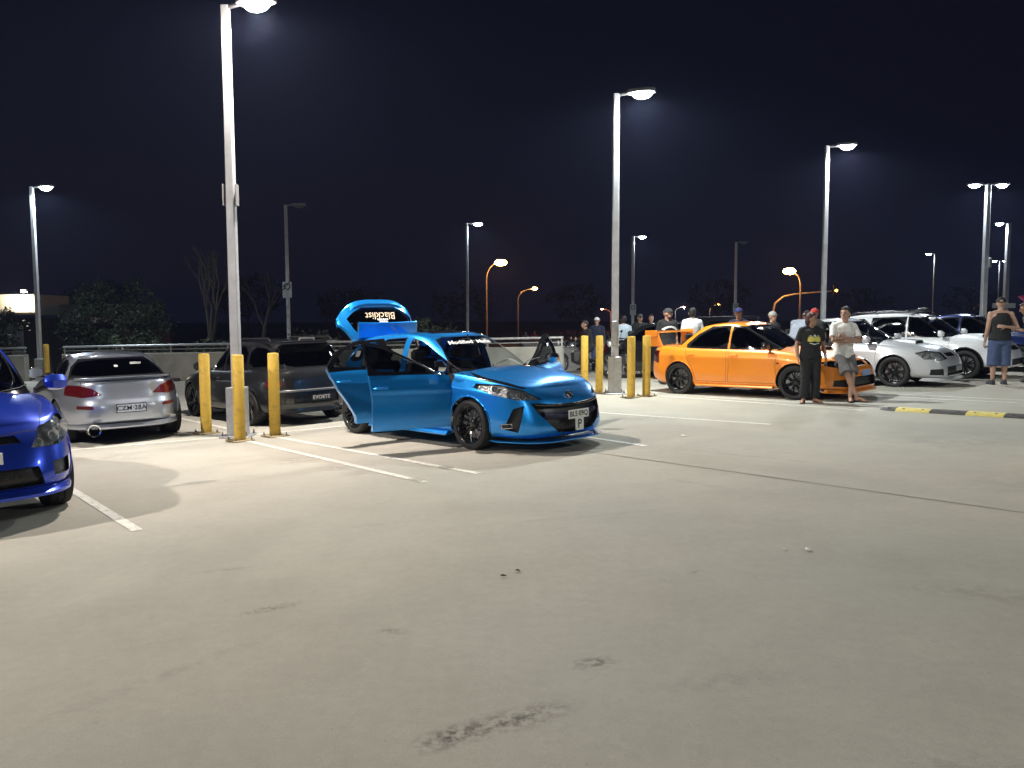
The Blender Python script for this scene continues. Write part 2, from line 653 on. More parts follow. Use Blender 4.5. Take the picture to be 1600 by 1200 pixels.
def house_shell(P):
    k = P['kx']
    ze = crv([(x * k, z) for x, z in P['ze']])
    zr = crv([(x * k, z) for x, z in P['roof']])
    w0, r0, w1, r1 = [v * k for v in P['gx']]
    b0, b1 = P['gb']
    N = P.get('Ng', 150)
    bx, by = outline((w0 - r0) / 2, (w0 - r0) / 2, b0, P.get('gnf', 4.2), P.get('gnr', 4.5), N)
    rx, ry = outline((w1 - r1) / 2, (w1 - r1) / 2, b1, P.get('gnf', 4.2) + 1, P.get('gnr', 4.5) + 1, N)
    bx = bx + (w0 + r0) / 2
    rx = rx + (w1 + r1) / 2
    rings = []
    prof = [(0, 0), (.08, .09), (.16, .175), (.24, .26), (.32, .345), (.4, .43), (.48, .51), (.56, .59), (.64, .67), (.72, .745), (.8, .815), (.87, .875), (.93, .92), (.98, .952), (1.03, .975), (1.09, .99), (1.17, 1.0)]
    for p, zf in prof:
        bul = P.get('gbulge', .025) * math.sin(math.pi * min(p, 1))
        x = bx + (rx - bx) * p
        y = by + (ry - by) * p + np.sign(by) * bul * np.minimum(1, np.abs(by) / .5)
        zt = zr(np.clip(rx + (x - rx) * .3, r1, w1))
        z0 = ze(np.clip(bx, r0, w0)) - .05
        rings.append(list(zip(x, y, z0 + (zt - z0) * zf)))
    x1, y1 = x, y
    zt1 = zt
    for q in (.1, .22, .36, .5, .66, .83, 1.0):
        xx = (w1 + r1) / 2 + (x1 - (w1 + r1) / 2) * (1 - .25 * q)
        yy = y1 * (1 - q)
        rings.append(list(zip(xx, yy, zr(np.clip(xx, r1, w1)) + P.get('rcrown', .05) * (1 - (1 - q) ** 2))))
    return Shell(rings, False)

# ---------------------------------------------------------------- wheels
WHEELS = {}
def wheel_meshes(style, r, w, rimmat):
    key = (style, r, w, rimmat.name)
    if key in WHEELS: return WHEELS[key]
    rr = r * .735
    t = Geo()
    h = w / 2
    t.lathe([(rr, -h * .8), (rr + .012, -h), (r * .86, -h * 1.06), (r * .965, -h * .96), (r, -h * .72), (r, -h * .30), (r - .007, -h * .29), (r - .007, -h * .22), (r, -h * .21), (r, h * .21), (r - .007, h * .22), (r - .007, h * .29), (r, h * .30), (r, h * .72), (r * .965, h * .96), (r * .86, h * 1.06), (rr + .012, h), (rr, h * .8)], 40, 0, 'Y')
    tyre = t.mesh('tyre', RUBBER, 30)
    g = Geo()
    g.lathe([(rr, -h * .8), (rr + .004, -h * .9), (rr - .02, -h * .7), (rr - .03, 0), (rr - .022, h * .7), (rr + .006, h * .93), (rr + .004, h * .98), (rr - .012, h * .9), (rr - .03, h * .5)], 40, 0, 'Y')
    g.lathe([(.001, h * .62), (.028, h * .62), (.03, h * .6), (.055, h * .52), (.07, h * .4), (.07, h * .1)], 24, 0, 'Y')
    n = {'y10': 10, 'five': 5, 'multi': 7, 'mesh': 9, 'six': 6}[style]
    for k in range(n):
        a = 2 * math.pi * k / n
        def pt(rad, ang, y):
            return Vector((rad * math.cos(ang), y, rad * math.sin(ang)))
        if style in ('y10', 'mesh'):
            g.tube([pt(.05, a, h * .45), pt(rr * .5, a, h * .55)], [.013, .011], 4, 0)
            for s in (-1, 1):
                g.tube([pt(rr * .42, a, h * .54), pt(rr * .7, a + s * .13, h * .66), pt(rr * .985, a + s * math.pi / n * .72, h * .74)], [.011, .0095, .009], 4, 0)
        elif style == 'multi':
            for s in (-1, 1):
                g.tube([pt(.05, a + s * .05, h * .45), pt(rr * .98, a + s * .14, h * .72)], [.014, .012], 4, 0)
        else:
            g.tube([pt(.04, a, h * .42), pt(rr * .6, a, h * .62), pt(rr * .985, a, h * .72)], [.034, .027, .03], 6, 0, sx=.55 if False else 1.0)
    for k in range(5):
        a = 2 * math.pi * (k + .5) / 5
        c = (.042 * math.cos(a), h * .5, .042 * math.sin(a))
        g.cyl(c, (c[0], h * .6, c[2]), .008, 6)
    rim = g.mesh('rim', rimmat, 40)
    d = Geo()
    d.lathe([(.06, -h * .1), (rr * .78, -h * .1), (rr * .78, h * .05), (.06, h * .05), (.06, -h * .1)], 28, 0, 'Y')
    d.box((rr * .55, 0, rr * .3), (.08, .07, .13), 0, M=Matrix.Rotation(-.5, 3, 'Y'), bev=.01)
    disc = d.mesh('brake_disc', DISC, 40)
    WHEELS[key] = (tyre, rim, disc)
    return WHEELS[key]
def add_wheel(car, x, y, P, steer=0.0):
    tyre, rim, disc = wheel_meshes(P.get('wheel', 'five'), P['wr'], P.get('ww', .21), P.get('rim', RIMBLACK))
    o = link('wheel', rim, car, (x, y, P['wr']), (0, RNG.uniform(0, 1), (0 if y > 0 else math.pi) + steer))
    link('tyre', tyre, o)
    link('brake_disc', disc, o)
    return o

# ---------------------------------------------------------------- the car
GLASS_P, TRIM_P, GAP_P, HOLE = 2, 1, 3, 9
def seat(car, x, y, z=.30, sc=1.0, mat=None):
    g = Geo()
    g.box((0, 0, .12), (.48 * sc, .46, .16), bev=.05)
    g.loft([[(-.2 + dx * w + lean, yy * wy, zz) for dx, yy in ((-.06, -.22), (.05, -.24), (.05, .24), (-.06, .22))] for zz, w, wy, lean in ((.16, 1, .95, 0), (.35, 1.1, 1.0, -.03), (.6, 1.0, .95, -.09), (.72, .8, .75, -.12))])
    g.box((-.345, 0, .83), (.08, .24, .15), bev=.035)
    g.cyl((-.33, -.06, .7), (-.345, -.06, .8), .008, 6)
    g.cyl((-.33, .06, .7), (-.345, .06, .8), .008, 6)
    return g.build('seat', mat or TRIMCLOTH, car, loc=(x, y, z))
def front_view(a=0.0, sy=1):
    return View((math.cos(a), sy * math.sin(a), 0))
def rear_view(a=0.0, sy=1):
    return View((-math.cos(a), sy * math.sin(a), 0))
def lamp(car, sh, pid, name, D, depth, floor, lens=None, wall=None):
    fs = sh.faces(pid)
    if not fs: return None
    o = slab(name, fs, depth, D, [lens or LENS, wall or GLOSSBLACK, floor], car)
    return o
def pocket(car, sh, pid, name, D, depth, floor=None, wall=None):
    fs = sh.faces(pid)
    if not fs: return None
    return slab(name, fs, depth, D, [BLACK, wall or BLACK, floor or BLACK], car, keep_outer=False)
def plate(parent, txt, loc, rz, w=.372, h=.107, bg=None, fg=None, tilt=0.0, size=.085, name='number_plate', frame=False):
    g = Geo()
    g.box((0, 0, 0), (w, .006, h), bev=.002)
    if frame:
        for s in (-1, 1):
            g.box((0, .002, s * (h / 2 + .004)), (w + .02, .012, .01), 1)
            g.box((s * (w / 2 + .004), .002, 0), (.01, .012, h), 1)
    o = g.build(name, [bg or PLATEWHITE, BLACK], parent, loc=loc, rot=(tilt, 0, rz))
    if txt:
        me = text_mesh('lettering', txt, size, fg or INK, .0008, bold=.0015, spacing=1.05)
        link('lettering', me, o, (0, -.0045, 0), (R(90), 0, 0))
    return o
def drape(me, bvh, org, U, V, D, off=.004):
    """lays flat lettering on to a curved panel"""
    org, U, V, D = Vector(org), Vector(U), Vector(V), Vector(D)
    for v in me.vertices:
        p = org + U * v.co.x + V * v.co.y
        h = bvh.ray_cast(p + D * 1.5, -D, 4)
        q = h[0] if h[0] is not None else p
        v.co = q + D * (off + max(v.co.z, 0) * .2)
    return me
def make_car(name, label, cat, loc, heading, P, group=None):
    k = P['kx']
    car = thing(name, label, cat, (loc[0], loc[1], P.get('dz', 0)), heading, group)
    car.location.z = SLOPE * loc[0]
    car.rotation_euler = (Matrix.Rotation(-math.atan(SLOPE), 3, 'Y') @ Matrix.Rotation(heading, 3, 'Z')).to_euler()
    if 'scale' in P: car.scale = (P['scale'],) * 3
    pm = P['paint']
    lo, gh = lower_shell(P), house_shell(P)
    sides = {1: View((0, 1, 0)), -1: View((0, -1, 0))}
    def side_poly(poly, sy):
        return [sides[sy].p((x * k, 0, z)) for x, z in poly]
    hw = P['W'] / 2
    wr, ar = P['wr'], P.get('arch', P['wr'] + .045)
    axles = (P['wb'] * k / 2, -P['wb'] * k / 2)
    fx = P.get('footprint') or (P['gx'][0] - .12, P['gx'][1] + .12, P['gb'][0] - .07)
    pid = 20
    named = []
    lo_side = lambda sy: (lambda c: c.y * sy > hw * .45)
    # doors
    for i, d in enumerate(P.get('doors', [])):
        for sy in (1, -1):
            for sh, cond, thr in ((lo, lo_side(sy), .2), (gh, lambda c, sy=sy: c.y * sy > .3, .16)):
                pl = side_poly(d, sy)
                sh.tag(GAP_P, sides[sy], pl, thr, cond, only=(0,))
                sh.tag(pid, sides[sy], offset_poly(pl, -.006), thr, cond, only=(0, GAP_P))
            named.append(('door', pid, i, sy))
            pid += 1
    # side windows (over the doors)
    wid = {}
    for i, w in enumerate(P.get('windows', [])):
        for sy in (1, -1):
            pl = smooth_poly(side_poly(w, sy), 1)
            cond = lambda c, sy=sy: c.y * sy > .3
            gh.tag(1000 + pid, sides[sy], offset_poly(pl, .022), .35, cond)
            gh.tag(pid, sides[sy], pl, .35, cond)
            wid[(i, sy)] = pid
            pid += 1
    fv, rv = front_view(), rear_view()
    pw = [fv.p((0, y, z)) for y, z in P['windscreen']]
    gh.tag(TRIM_P, fv, offset_poly(pw, .012), .2, lambda c: c.x > P['gx'][2] * k - .35, only=(0,))
    gh.tag(4, fv, smooth_poly(pw, 1), .2, lambda c: c.x > P['gx'][2] * k - .35, only=(0, TRIM_P))
    pr = [rv.p((0, y, z)) for y, z in P['rearglass']]
    tg = P.get('tailgate')
    if tg:
        pt = [rv.p((0, y, z)) for y, z in tg]
        for sh in (lo, gh):
            sh.tag(6, rv, pt, .12, lambda c: c.x < P['tg_x'] * k, only=(0,))
    gh.tag(7, rv, offset_poly(pr, .02), .15, lambda c: c.x < P['gx'][3] * k + .35, only=(0, 6))
    gh.tag(5, rv, smooth_poly(pr, 1), .15, lambda c: c.x < P['gx'][3] * k + .35, only=(0, 6, 7))
    # cabin opening in the deck
    top = View((0, 0, 1))
    fpl = [(fx[0] * k, -fx[2] + .12), (fx[0] * k, fx[2] - .12), (fx[0] * k - .25, fx[2]), (fx[1] * k + .2, fx[2]), (fx[1] * k, fx[2] - .2), (fx[1] * k, -fx[2] + .2), (fx[1] * k + .2, -fx[2]), (fx[0] * k - .25, -fx[2])]
    lo.tag(HOLE, top, fpl, .5, lambda c: c.z > .6)
    for (i, sy) in P.get('open', {}):
        xs = [x * k for x, z in P['doors'][i]]
        lo.tag(HOLE, top, [(min(xs) + .02, sy * (fx[2] - .16)), (max(xs) - .06, sy * (fx[2] - .16)), (max(xs) - .06, sy * (hw + .1)), (min(xs) + .02, sy * (hw + .1))], .25, lambda c, sy=sy: c.z > .6 and c.y * sy > .2, only=(0, GAP_P))
    for nm, poly in P.get('rooflines', []):
        gh.tag(8, top, [(x * k, y) for x, y in poly], .5, lambda c: c.z > 1.1, only=(0,))
    # bonnet and boot shut lines, seen from above
    for nm, poly in P.get('toplines', []):
        pl = [(x * k, y) for x, y in poly]
        lo.tag(GAP_P, top, pl, .25, lambda c: c.z > .5, only=(0,))
        lo.tag(pid, top, offset_poly(pl, -.007), .25, lambda c: c.z > .5, only=(0, GAP_P))
        named.append((nm, pid, 0, 0))
        pid += 1
    # front and rear details: (name, polygon of 3D anchor points, yaw of the view, depth, kind)
    det = []
    for nm, pts, yaw, depth, kind, sym in P.get('details', []):
        for sy in ((1, -1) if sym else (1,)):
            rear = pts[0][0] < 0
            vw = rear_view(yaw, sy) if rear else front_view(yaw, sy)
            poly = [vw.p((x * k, y * sy, z)) for x, y, z in pts]
            if not sym:
                poly = [vw.p((x * k, y, z)) for x, y, z in pts]
            cond = (lambda c, sy=sy: c.x * (-1 if rear else 1) > .4 and c.y * sy > -.01) if sym else (lambda c: c.x * (-1 if rear else 1) > .4)
            lo.tag(pid, vw, poly, .12, cond)
            det.append((nm, pid, vw.D.copy(), depth, kind, sy))
            pid += 1
    # wheel arches
    for xa in axles:
        circ = [(xa + ar * math.cos(a), wr + .01 + ar * math.sin(a)) for a in [2 * math.pi * q / 28 for q in range(28)]]
        for sy in (1, -1):
            lo.tag(HOLE, sides[sy], [sides[sy].p((x, 0, z)) for x, z in circ], .05, lambda c, sy=sy: c.y * sy > hw - .38 and c.z < .9)
    lo.freeze()
    gh.freeze()
    dv = {}
    opened = P.get('open', {})
    # body
    keep = [f for f in lo.bm.faces if f[lo.L] in (0, GAP_P)]
    body = sheet('body', keep, [pm, GAP, BLACK], car, matmap={GAP_P: 1}, L=lo.L)
    sheet('roof_and_pillars', [f for f in gh.bm.faces if f[gh.L] in (0, TRIM_P, GAP_P) or (f[gh.L] == 7 and not tg)], [P.get('roofpaint', pm), GLOSSBLACK, GAP], car, matmap={TRIM_P: 1, 7: 1, GAP_P: 2}, L=gh.L)
    ws = gh.piece('windscreen', 4, P.get('wsglass', GLASS_CLEAR), car, push=-.004)
    if P.get('rooflines'):
        gh.piece(P['rooflines'][0][0], 8, GLOSSBLACK, car, push=.002)
    if not tg:
        gh.piece('rear_window', 5, P.get('rglass', GLASS_TINT), car, push=-.004)
    # doors with their windows
    roots = {}
    for nm, q, i, sy in named:
        if nm == 'door':
            key = (i, sy)
            fl = lo.faces(q)
            fg = gh.faces(q)
            if key in opened:
                hx, ang = opened[key]
                d = Vector((0, sy, 0))
                ys = [v.co.y for f in fl for v in f.verts if abs(v.co.x - hx * k) < .08]
                hy = (sum(ys) / len(ys)) if ys else hw * sy
                hl = (hx * k, hy, 0)
                o = slab('door', fl, .085, d, [pm, pm, TRIMCLOTH], car, hl)
                o.rotation_euler = (0, 0, ang)
                trims = [f for f in gh.bm.faces if f[gh.L] - 1000 in [wid[(w, sy)] for w in P['door_windows'].get(i, [])]]
                if fg or trims: slab('window_frame', fg + trims, .04, d, [GLOSSBLACK] * 2 + [GLOSSBLACK if sy < 0 else CHROME], o).location = tuple(-Vector(hl))
                roots[key] = (o, hl)
            else:
                o = sheet('door', fl, [pm], car)
                if fg: sheet('window_frame', fg, [P.get('framemat', GLOSSBLACK)], o)
                roots[key] = (o, (0, 0, 0))
        elif nm != 'door':
            lo.piece(nm, q, P.get('toppaint', {}).get(nm, pm), car)
    dw = P.get('door_windows', {})
    for (i, sy), q in wid.items():
        par, hl = car, (0, 0, 0)
        for di, ws_ in dw.items():
            if i in ws_: par, hl = roots[(di, sy)]
        is_open = par is not car and hl != (0, 0, 0)
        fs = gh.faces(q)
        if fs:
            o = sheet('window', fs, P.get('glass', GLASS_TINT), par, push=-.006)
            o.location = tuple(-Vector(hl))
        if not is_open:
            ft = gh.faces(1000 + q)
            if ft:
                sheet('window_trim', ft, P.get('trimmat', GLOSSBLACK), par)
    # door handles and mirrors
    for i, (hx, hz) in enumerate(P.get('handles', [])):
        for sy in (1, -1):
            par, hl = roots[(i, sy)]
            bv = dv.setdefault('bvh', lo.bvh())
            h = bv.ray_cast(Vector((hx * k, sy * 2, hz)), Vector((0, -sy, 0)), 3)
            y = h[0].y if h[0] is not None else hw * sy
            g = Geo()
            g.tube([(-.09, -.004 * sy, 0), (-.07, .022 * sy, 0), (.07, .022 * sy, .004), (.09, -.004 * sy, .004)], [.011, .013, .013, .011], 8)
            g.ell((0, -.002 * sy, 0), (.075, .006, .03), 12, 6)
            o = g.build('handle', P.get('handlemat', pm), par)
            o.location = Vector((hx * k, y, hz)) - Vector(hl)
    if 'mirror' in P:
        mx, mz = P['mirror']
        for sy in (1, -1):
            par, hl = roots.get((0, sy), (car, (0, 0, 0)))
            y = (P['gb'][0] - .02) * sy
            g = Geo()
            g.loft([[(mx * k + dx, y + yy * sy, mz + zz) for dx, zz in ((.07 * s, -.05 * s), (.085 * s, .03 * s), (.03 * s, .085 * s), (-.05 * s, .085 * s), (-.06 * s, -.045 * s), (0, -.07 * s))] for yy, s in ((.05, .55), (.08, .85), (.14, 1.0), (.2, .95), (.235, .7), (.245, .35))], 0)
            g.tube([(mx * k + .02, y - .04 * sy, mz - .06), (mx * k, y + .08 * sy, mz - .03)], [.03, .025], 8, 1)
            o = g.build('mirror', [P.get('mirrormat', pm), BLACK], par)
            o.location = tuple(-Vector(hl))
    # lamps, grilles, pockets
    for nm, q, D, depth, kind, sy in det:
        if kind == 'lamp':
            lamp(car, lo, q, nm, D, depth, REFLECTOR)
        elif kind == 'lampdark':
            lamp(car, lo, q, nm, D, depth, REFL_DARK)
        elif kind == 'tail':
            lo.piece(nm, q, TAILRED, car, push=.004)
        elif kind == 'pocket':
            pocket(car, lo, q, nm, D, depth)
        elif kind == 'mesh':
            pocket(car, lo, q, nm, D, depth, floor=GRILLE)
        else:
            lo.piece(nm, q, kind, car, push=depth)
    # arches and wheels
    g = Geo()
    for xa in axles:
        for sy in (1, -1):
            ys = (sy * (hw - P.get('liner', .08)), sy * (hw - .36))
            rg = [[(xa + ar * math.cos(a), y, wr + .01 + ar * math.sin(a)) for a in [math.pi * (q / 16 * 1.24 - .12) for q in range(17)]] for y in ys]
            g.loft(rg, caps=False, closed=False)
            g.add([(p[0], ys[1], p[2]) for p in rg[1]], [tuple(range(17))])
    g.box((0, 0, .20), ((P['nose'] - P['tail']) * k * .82, P['W'] - .5, .04))
    g.build('underbody', BLACK, car)
    if P.get('lip', True):
        for xa in axles:
            for sy in (1, -1):
                pts = {}
                for v in lo.bm.verts:
                    if v.co.y * sy > hw - .38:
                        dd = math.hypot(v.co.x - xa, v.co.z - wr - .01)
                        if abs(dd - ar) < .006:
                            pts[round(math.atan2(v.co.z - wr - .01, v.co.x - xa), 2)] = v.co.copy()
                ks = sorted(a for a in pts if -.25 < a < math.pi + .25)
                if len(ks) > 4:
                    gg = Geo()
                    gg.tube([pts[a] for a in ks], P.get('lipr', .011), 6)
                    gg.build('arch_lip', P.get('lipmat', pm), car)
    st = P.get('steer', 0)
    for xa in axles:
        for sy in (1, -1):
            add_wheel(car, xa, sy * (hw - P.get('ww', .21) / 2 - P.get('tuck', .015)), P, st if xa > 0 else 0)
    # cabin
    g = Geo()
    x0, x1 = P['gx'][0] * k - .1, P['gx'][1] * k + .15
    g.box(((x0 + x1) / 2, 0, .28), (x0 - x1, P['W'] - .28, .05))
    g.box((x0 - .02, 0, .6), (.04, P['W'] - .3, .66))
    if not tg: g.box((x1, 0, .6), (.04, P['W'] - .35, .66))
    g.build('cabin_floor', TRIMCLOTH, car)
    g = Geo()
    dx = P['gx'][0] * k - .33
    dzz = P.get('dash_z', .93)
    g.loft([[(dx + a, y, b) for a, b in ((-.22, dzz - .35), (-.2, dzz - .08), (-.05, dzz), (.2, dzz + .015), (.25, dzz - .35))] for y in (-hw + .17, -hw + .25, hw - .25, hw - .17)])
    g.loft([[(dx - .2 + a * s, -.34 + y, dzz + .03 + b * s) for a, b in ((-.03, -.06), (-.04, .02), (.02, .04), (.12, .0), (.12, -.06))] for y, s in ((-.17, .6), (-.12, 1), (.12, 1), (.17, .6))])
    g.build('dashboard', DASH, car)
    g = Geo()
    sw = Vector((dx - .38, -.34, dzz - .02))
    M = Matrix.Rotation(R(65), 3, 'Y')
    ring = [sw + M @ Vector((.185 * math.cos(a), .185 * math.sin(a), 0)) for a in [2 * math.pi * q / 24 for q in range(25)]]
    g.tube(ring, .014, 6)
    for a in (0.1, math.pi - .1, -math.pi / 2):
        g.tube([sw + M @ Vector((0, 0, -.02)), sw + M @ Vector((.18 * math.sin(a), .18 * math.cos(a), 0))], .016, 6)
    g.tube([sw, sw + Vector((.25, 0, -.1))], .03, 8)
    g.build('steering_wheel', DASH, car)
    sx = dx - .78
    for y in (-.36, .36): seat(car, sx, y, mat=P.get('seatmat'))
    if P.get('rear_seats', True):
        for y in (-.36, .36): seat(car, sx - .82 * k, y, .31, mat=P.get('seatmat'))
    g = Geo()
    mxp = P['gx'][2] * k + .12
    g.box((mxp, 0, P['roof'][0][1] - .10 if 'mz' not in P else P['mz']), (.03, .22, .06), bev=.01)
    g.cyl((mxp, 0, (P['roof'][0][1] - .08)), (mxp - .02, 0, P['roof'][0][1] + .02), .01, 6)
    g.build('interior_mirror', BLACK, car)
    return car, lo, gh, roots
GRILLE = MATS.get('grille_mesh')
def _grille():
    m, nt, b = nodes_of('grille_mesh')
    tc = nt.nodes.new('ShaderNodeTexCoord')
    vo = nt.nodes.new('ShaderNodeTexVoronoi')
    vo.inputs['Scale'].default_value = 45
    vo.feature = 'DISTANCE_TO_EDGE'
    nt.links.new(tc.outputs['Object'], vo.inputs['Vector'])
    rp = nt.nodes.new('ShaderNodeValToRGB')
    rp.color_ramp.elements[0].color = (.03, .03, .03, 1)
    rp.color_ramp.elements[1].color = (.002, .002, .002, 1)
    rp.color_ramp.elements[1].position = .12
    nt.links.new(vo.outputs[0], rp.inputs[0])
    nt.links.new(rp.outputs[0], b.inputs['Base Color'])
    b.inputs['Roughness'].default_value = .4
    return m
GRILLE = _grille()
# ---------------------------------------------------------------- car kinds
P_BLUE = paint('blue_paint', (0.004, 0.29, 0.86), .65, .3, .15)
P_ORANGE = paint('orange_paint', (0.85, 0.26, 0.008), .1, .35, .06)
P_SILVER = paint('silver_paint', (0.37, 0.41, 0.49), .75, .3, .12)
P_PALE = paint('pale_silver_paint', (0.60, 0.62, 0.66), .35, .32, .08)
P_WHITE = paint('white_paint', (0.80, 0.82, 0.86), 0.0, .35, .02)
P_ROYAL = paint('royal_blue_paint', (0.012, 0.055, 0.56), .6, .28, .15)
P_GREY = paint('gunmetal_paint', (0.012, 0.013, 0.015), .4, .3, .2)
P_BLACK = paint('black_paint', (0.006, 0.006, 0.008), .2, .3, .2)
P_NAVY = paint('navy_paint', (0.008, 0.02, 0.12), .4, .3, .2)
HATCH = dict(kx=.955, nose=2.36, tail=-2.17, W=1.755, wb=2.64, wr=.312, ww=.215, arch=.345, nf=4.2, nr=3.6, flare=.022, crease=.014, crease_t=.8,
    ze=[(2.36, .69), (2.12, .765), (1.75, .835), (1.4, .885), (1.0, .92), (.6, .935), (0, .95), (-1, .99), (-1.7, 1.02), (-2.17, .98)],
    zc=[(2.36, .71), (2.12, .825), (1.75, .905), (1.4, .955), (1.0, .985), (.6, .995), (-1, 1.03), (-2.17, 1.0)],
    zb=[(2.36, .15), (1.6, .17), (0, .17), (-1.7, .18), (-2.17, .24)],
    iS=[(0, .1), (.05, .04), (.14, .01), (.3, 0), (.55, .008), (.75, .012), (.85, .03), (.93, .055), (1, .095)],
    iF=[(0, .16), (.04, .08), (.12, .03), (.25, 0), (.45, .015), (.65, .05), (.8, .09), (.9, .14), (1, .22)],
    iR=[(0, .1), (.1, .02), (.3, 0), (.55, .01), (.8, .03), (.92, .06), (1, .1)],
    gx=(1.18, -2.06, .22, -1.62), gb=(.79, .575), roof=[(.22, 1.385), (-.3, 1.425), (-1.0, 1.405), (-1.62, 1.335)], rcrown=.03, gbulge=.03,
    doors=[[(1.02, .27), (.98, .6), (1.0, .9), (.90, .95), (.53, 1.13), (.21, 1.285), (.03, 1.345), (-.13, 1.37), (-.09, 1.0), (-.06, .6), (-.08, .27)],
           [(-.2, .27), (-.19, .6), (-.21, 1.0), (-.25, 1.38), (-.7, 1.36), (-1.05, 1.22), (-1.2, 1.04), (-1.17, .9), (-1.08, .72), (-.96, .55), (-.86, .38), (-.84, .27)]],
    windows=[[(.80, .965), (.50, 1.10), (.20, 1.245), (.02, 1.305), (-.09, 1.325), (-.06, 1.0), (.4, .98)],
             [(-.26, 1.0), (-.29, 1.335), (-.7, 1.31), (-.98, 1.2), (-1.1, 1.05), (-1.08, 1.02)],
             [(-1.24, 1.06), (-1.13, 1.2), (-1.25, 1.24), (-1.48, 1.14), (-1.56, 1.07)]],
    door_windows={0: [0], 1: [1]},
    windscreen=[(-.66, .955), (.66, .955), (.60, 1.1), (.475, 1.335), (.3, 1.37), (-.3, 1.37), (-.475, 1.335), (-.60, 1.1)],
    rearglass=[(-.615, 1.0), (.615, 1.0), (.525, 1.255), (.43, 1.30), (-.43, 1.30), (-.525, 1.255)],
    tailgate=[(-.68, .92), (.68, .92), (.70, 1.0), (.58, 1.27), (.50, 1.345), (-.50, 1.345), (-.58, 1.27), (-.70, 1.0)], tg_x=-1.5,
    handles=[(.06, .80), (-1.0, .84)], mirror=(.82, 1.02), glass=GLASS_TINT, paint=P_BLUE, wheel='y10', rim=RIMBLACK,
    mirrormat=CHROME, dash_z=.92)
HATCH['toplines'] = [('bonnet', [(1.12, -.70), (1.5, -.66), (1.9, -.53), (2.08, -.3), (2.12, 0), (2.08, .3), (1.9, .53), (1.5, .66), (1.12, .70), (1.16, .3), (1.18, 0), (1.16, -.3)])]
HATCH['rooflines'] = [('sunroof', [(-.02, -.34), (.0, 0), (-.02, .34), (-.5, .36), (-.5, -.36)])]
HATCH['details'] = [
    ('grille', [(2.2, .60, .595), (2.2, .3, .565), (2.25, 0, .555), (2.2, -.3, .565), (2.2, -.60, .595), (2.2, -.54, .47), (2.2, -.42, .33), (2.2, -.30, .235), (2.2, 0, .205), (2.2, .30, .235), (2.2, .42, .33), (2.2, .54, .47)], 0, .07, 'mesh', False),
    ('fog_lamp_recess', [(2.0, .60, .57), (2.0, .73, .53), (1.95, .82, .29), (1.95, .66, .25)], .45, .06, 'pocket', True),
    ('headlight', [(2.16, .40, .635), (2.0, .62, .63), (1.75, .82, .69), (1.42, .86, .775), (1.45, .83, .82), (1.75, .73, .815), (1.98, .56, .755)], .75, .07, 'lamp', True),
    ('painted_bonnet_reflection', [(1.2, .73, .945), (1.45, .72, .895), (1.8, .62, .83), (2.02, .5, .765), (1.98, .55, .763), (1.75, .715, .823), (1.45, .78, .865)], .75, .002, GLOSSBLACK, True)]  # black strip paints a dark sky reflection on to the bonnet edge
HATCH['open'] = {(0, -1): (1.0, R(68)), (1, -1): (-.2, R(80)), (0, 1): (1.0, R(-62))}

TH_M = R(-45.5)
mz_loc = (-.80, 11.40)
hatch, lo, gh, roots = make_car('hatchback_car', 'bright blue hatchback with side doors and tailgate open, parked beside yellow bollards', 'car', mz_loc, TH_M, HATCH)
k = HATCH['kx']
# tailgate, hinged at the roof edge
hinge = Vector((-1.58 * k, 0, 1.36))
fs_lo, fs_gh = lo.faces(6), gh.faces((6, 7))
tg = slab('tailgate', fs_gh, .05, (-.7, 0, .7), [P_BLUE, P_BLUE, P_BLUE], hatch, tuple(hinge), matmap=None)
tp = slab('tailgate_panel', fs_lo, .05, (-1, 0, 0), [P_BLUE, P_BLUE, P_BLUE], tg)
tp.location = tuple(-hinge)
rw = sheet('rear_window', gh.faces(5), GLASS_TINT, tg)
rw.location = tuple(-hinge)
g = Geo()
for y in [0]:
    g.loft([[(-1.56 * k + a, yy, 1.375 + b + dz) for a, b in ((.04, .0), (-.1, .012), (-.25, -.01), (-.26, -.025), (-.1, -.02), (.04, -.03))] for yy, dz in ((-.54, -.04), (-.5, -.025), (-.25, -.004), (0, 0), (.25, -.004), (.5, -.025), (.54, -.04))])
sp = g.build('roof_spoiler', P_BLUE, tg)
sp.location = tuple(-hinge)
bvh = gh.bvh()
for txt, z, size, mat, sh_ in (('Blacklist', 1.09, .17, pbr('decal_cream', (.7, .55, .38), .5), .3), ([.03, .02, .035, .02, .03, .025], 1.165, .03, DECALWHITE, 0), ([.03, .03, .04, .025], 1.20, .022, DECALWHITE, 0), ([.05, .045, .05], 1.225, .02, DECALWHITE, 0)):
    me = text_mesh('lettering', txt, size, mat, .001, sh_, .001) if isinstance(txt, str) else blur_print('small_print', txt, size, .008, mat)
    drape(me, bvh, (-1.85 * k, 0, z), (0, -1, 0), (.45, 0, .89), (-.89, 0, .45))
    o = link('lettering', me, rw)
tg.rotation_euler = (0, R(103), 0)
TR = Matrix.Rotation(R(103), 3, 'Y')
for sy in (1, -1):
    g = Geo()
    pa, pb = Vector((-1.60 * k, sy * .56, 1.18)), hinge + TR @ Vector((-.22, sy * .50, -.13))
    g.tube([pa, pa + (pb - pa) * .55], .012, 8)
    g.tube([pa + (pb - pa) * .5, pb], .006, 8)
    g.build('gas_strut', BLACK, hatch)
me = text_mesh('lettering', 'Modified  Mafia', .122, DECALWHITE, .001, .35, .003)
drape(me, bvh, (.42 * k, -.03, 1.32), (0, 1, 0), (-.62, 0, .78), (.78, 0, .62))
link('lettering', me, hatch)
lb = lo.bvh()
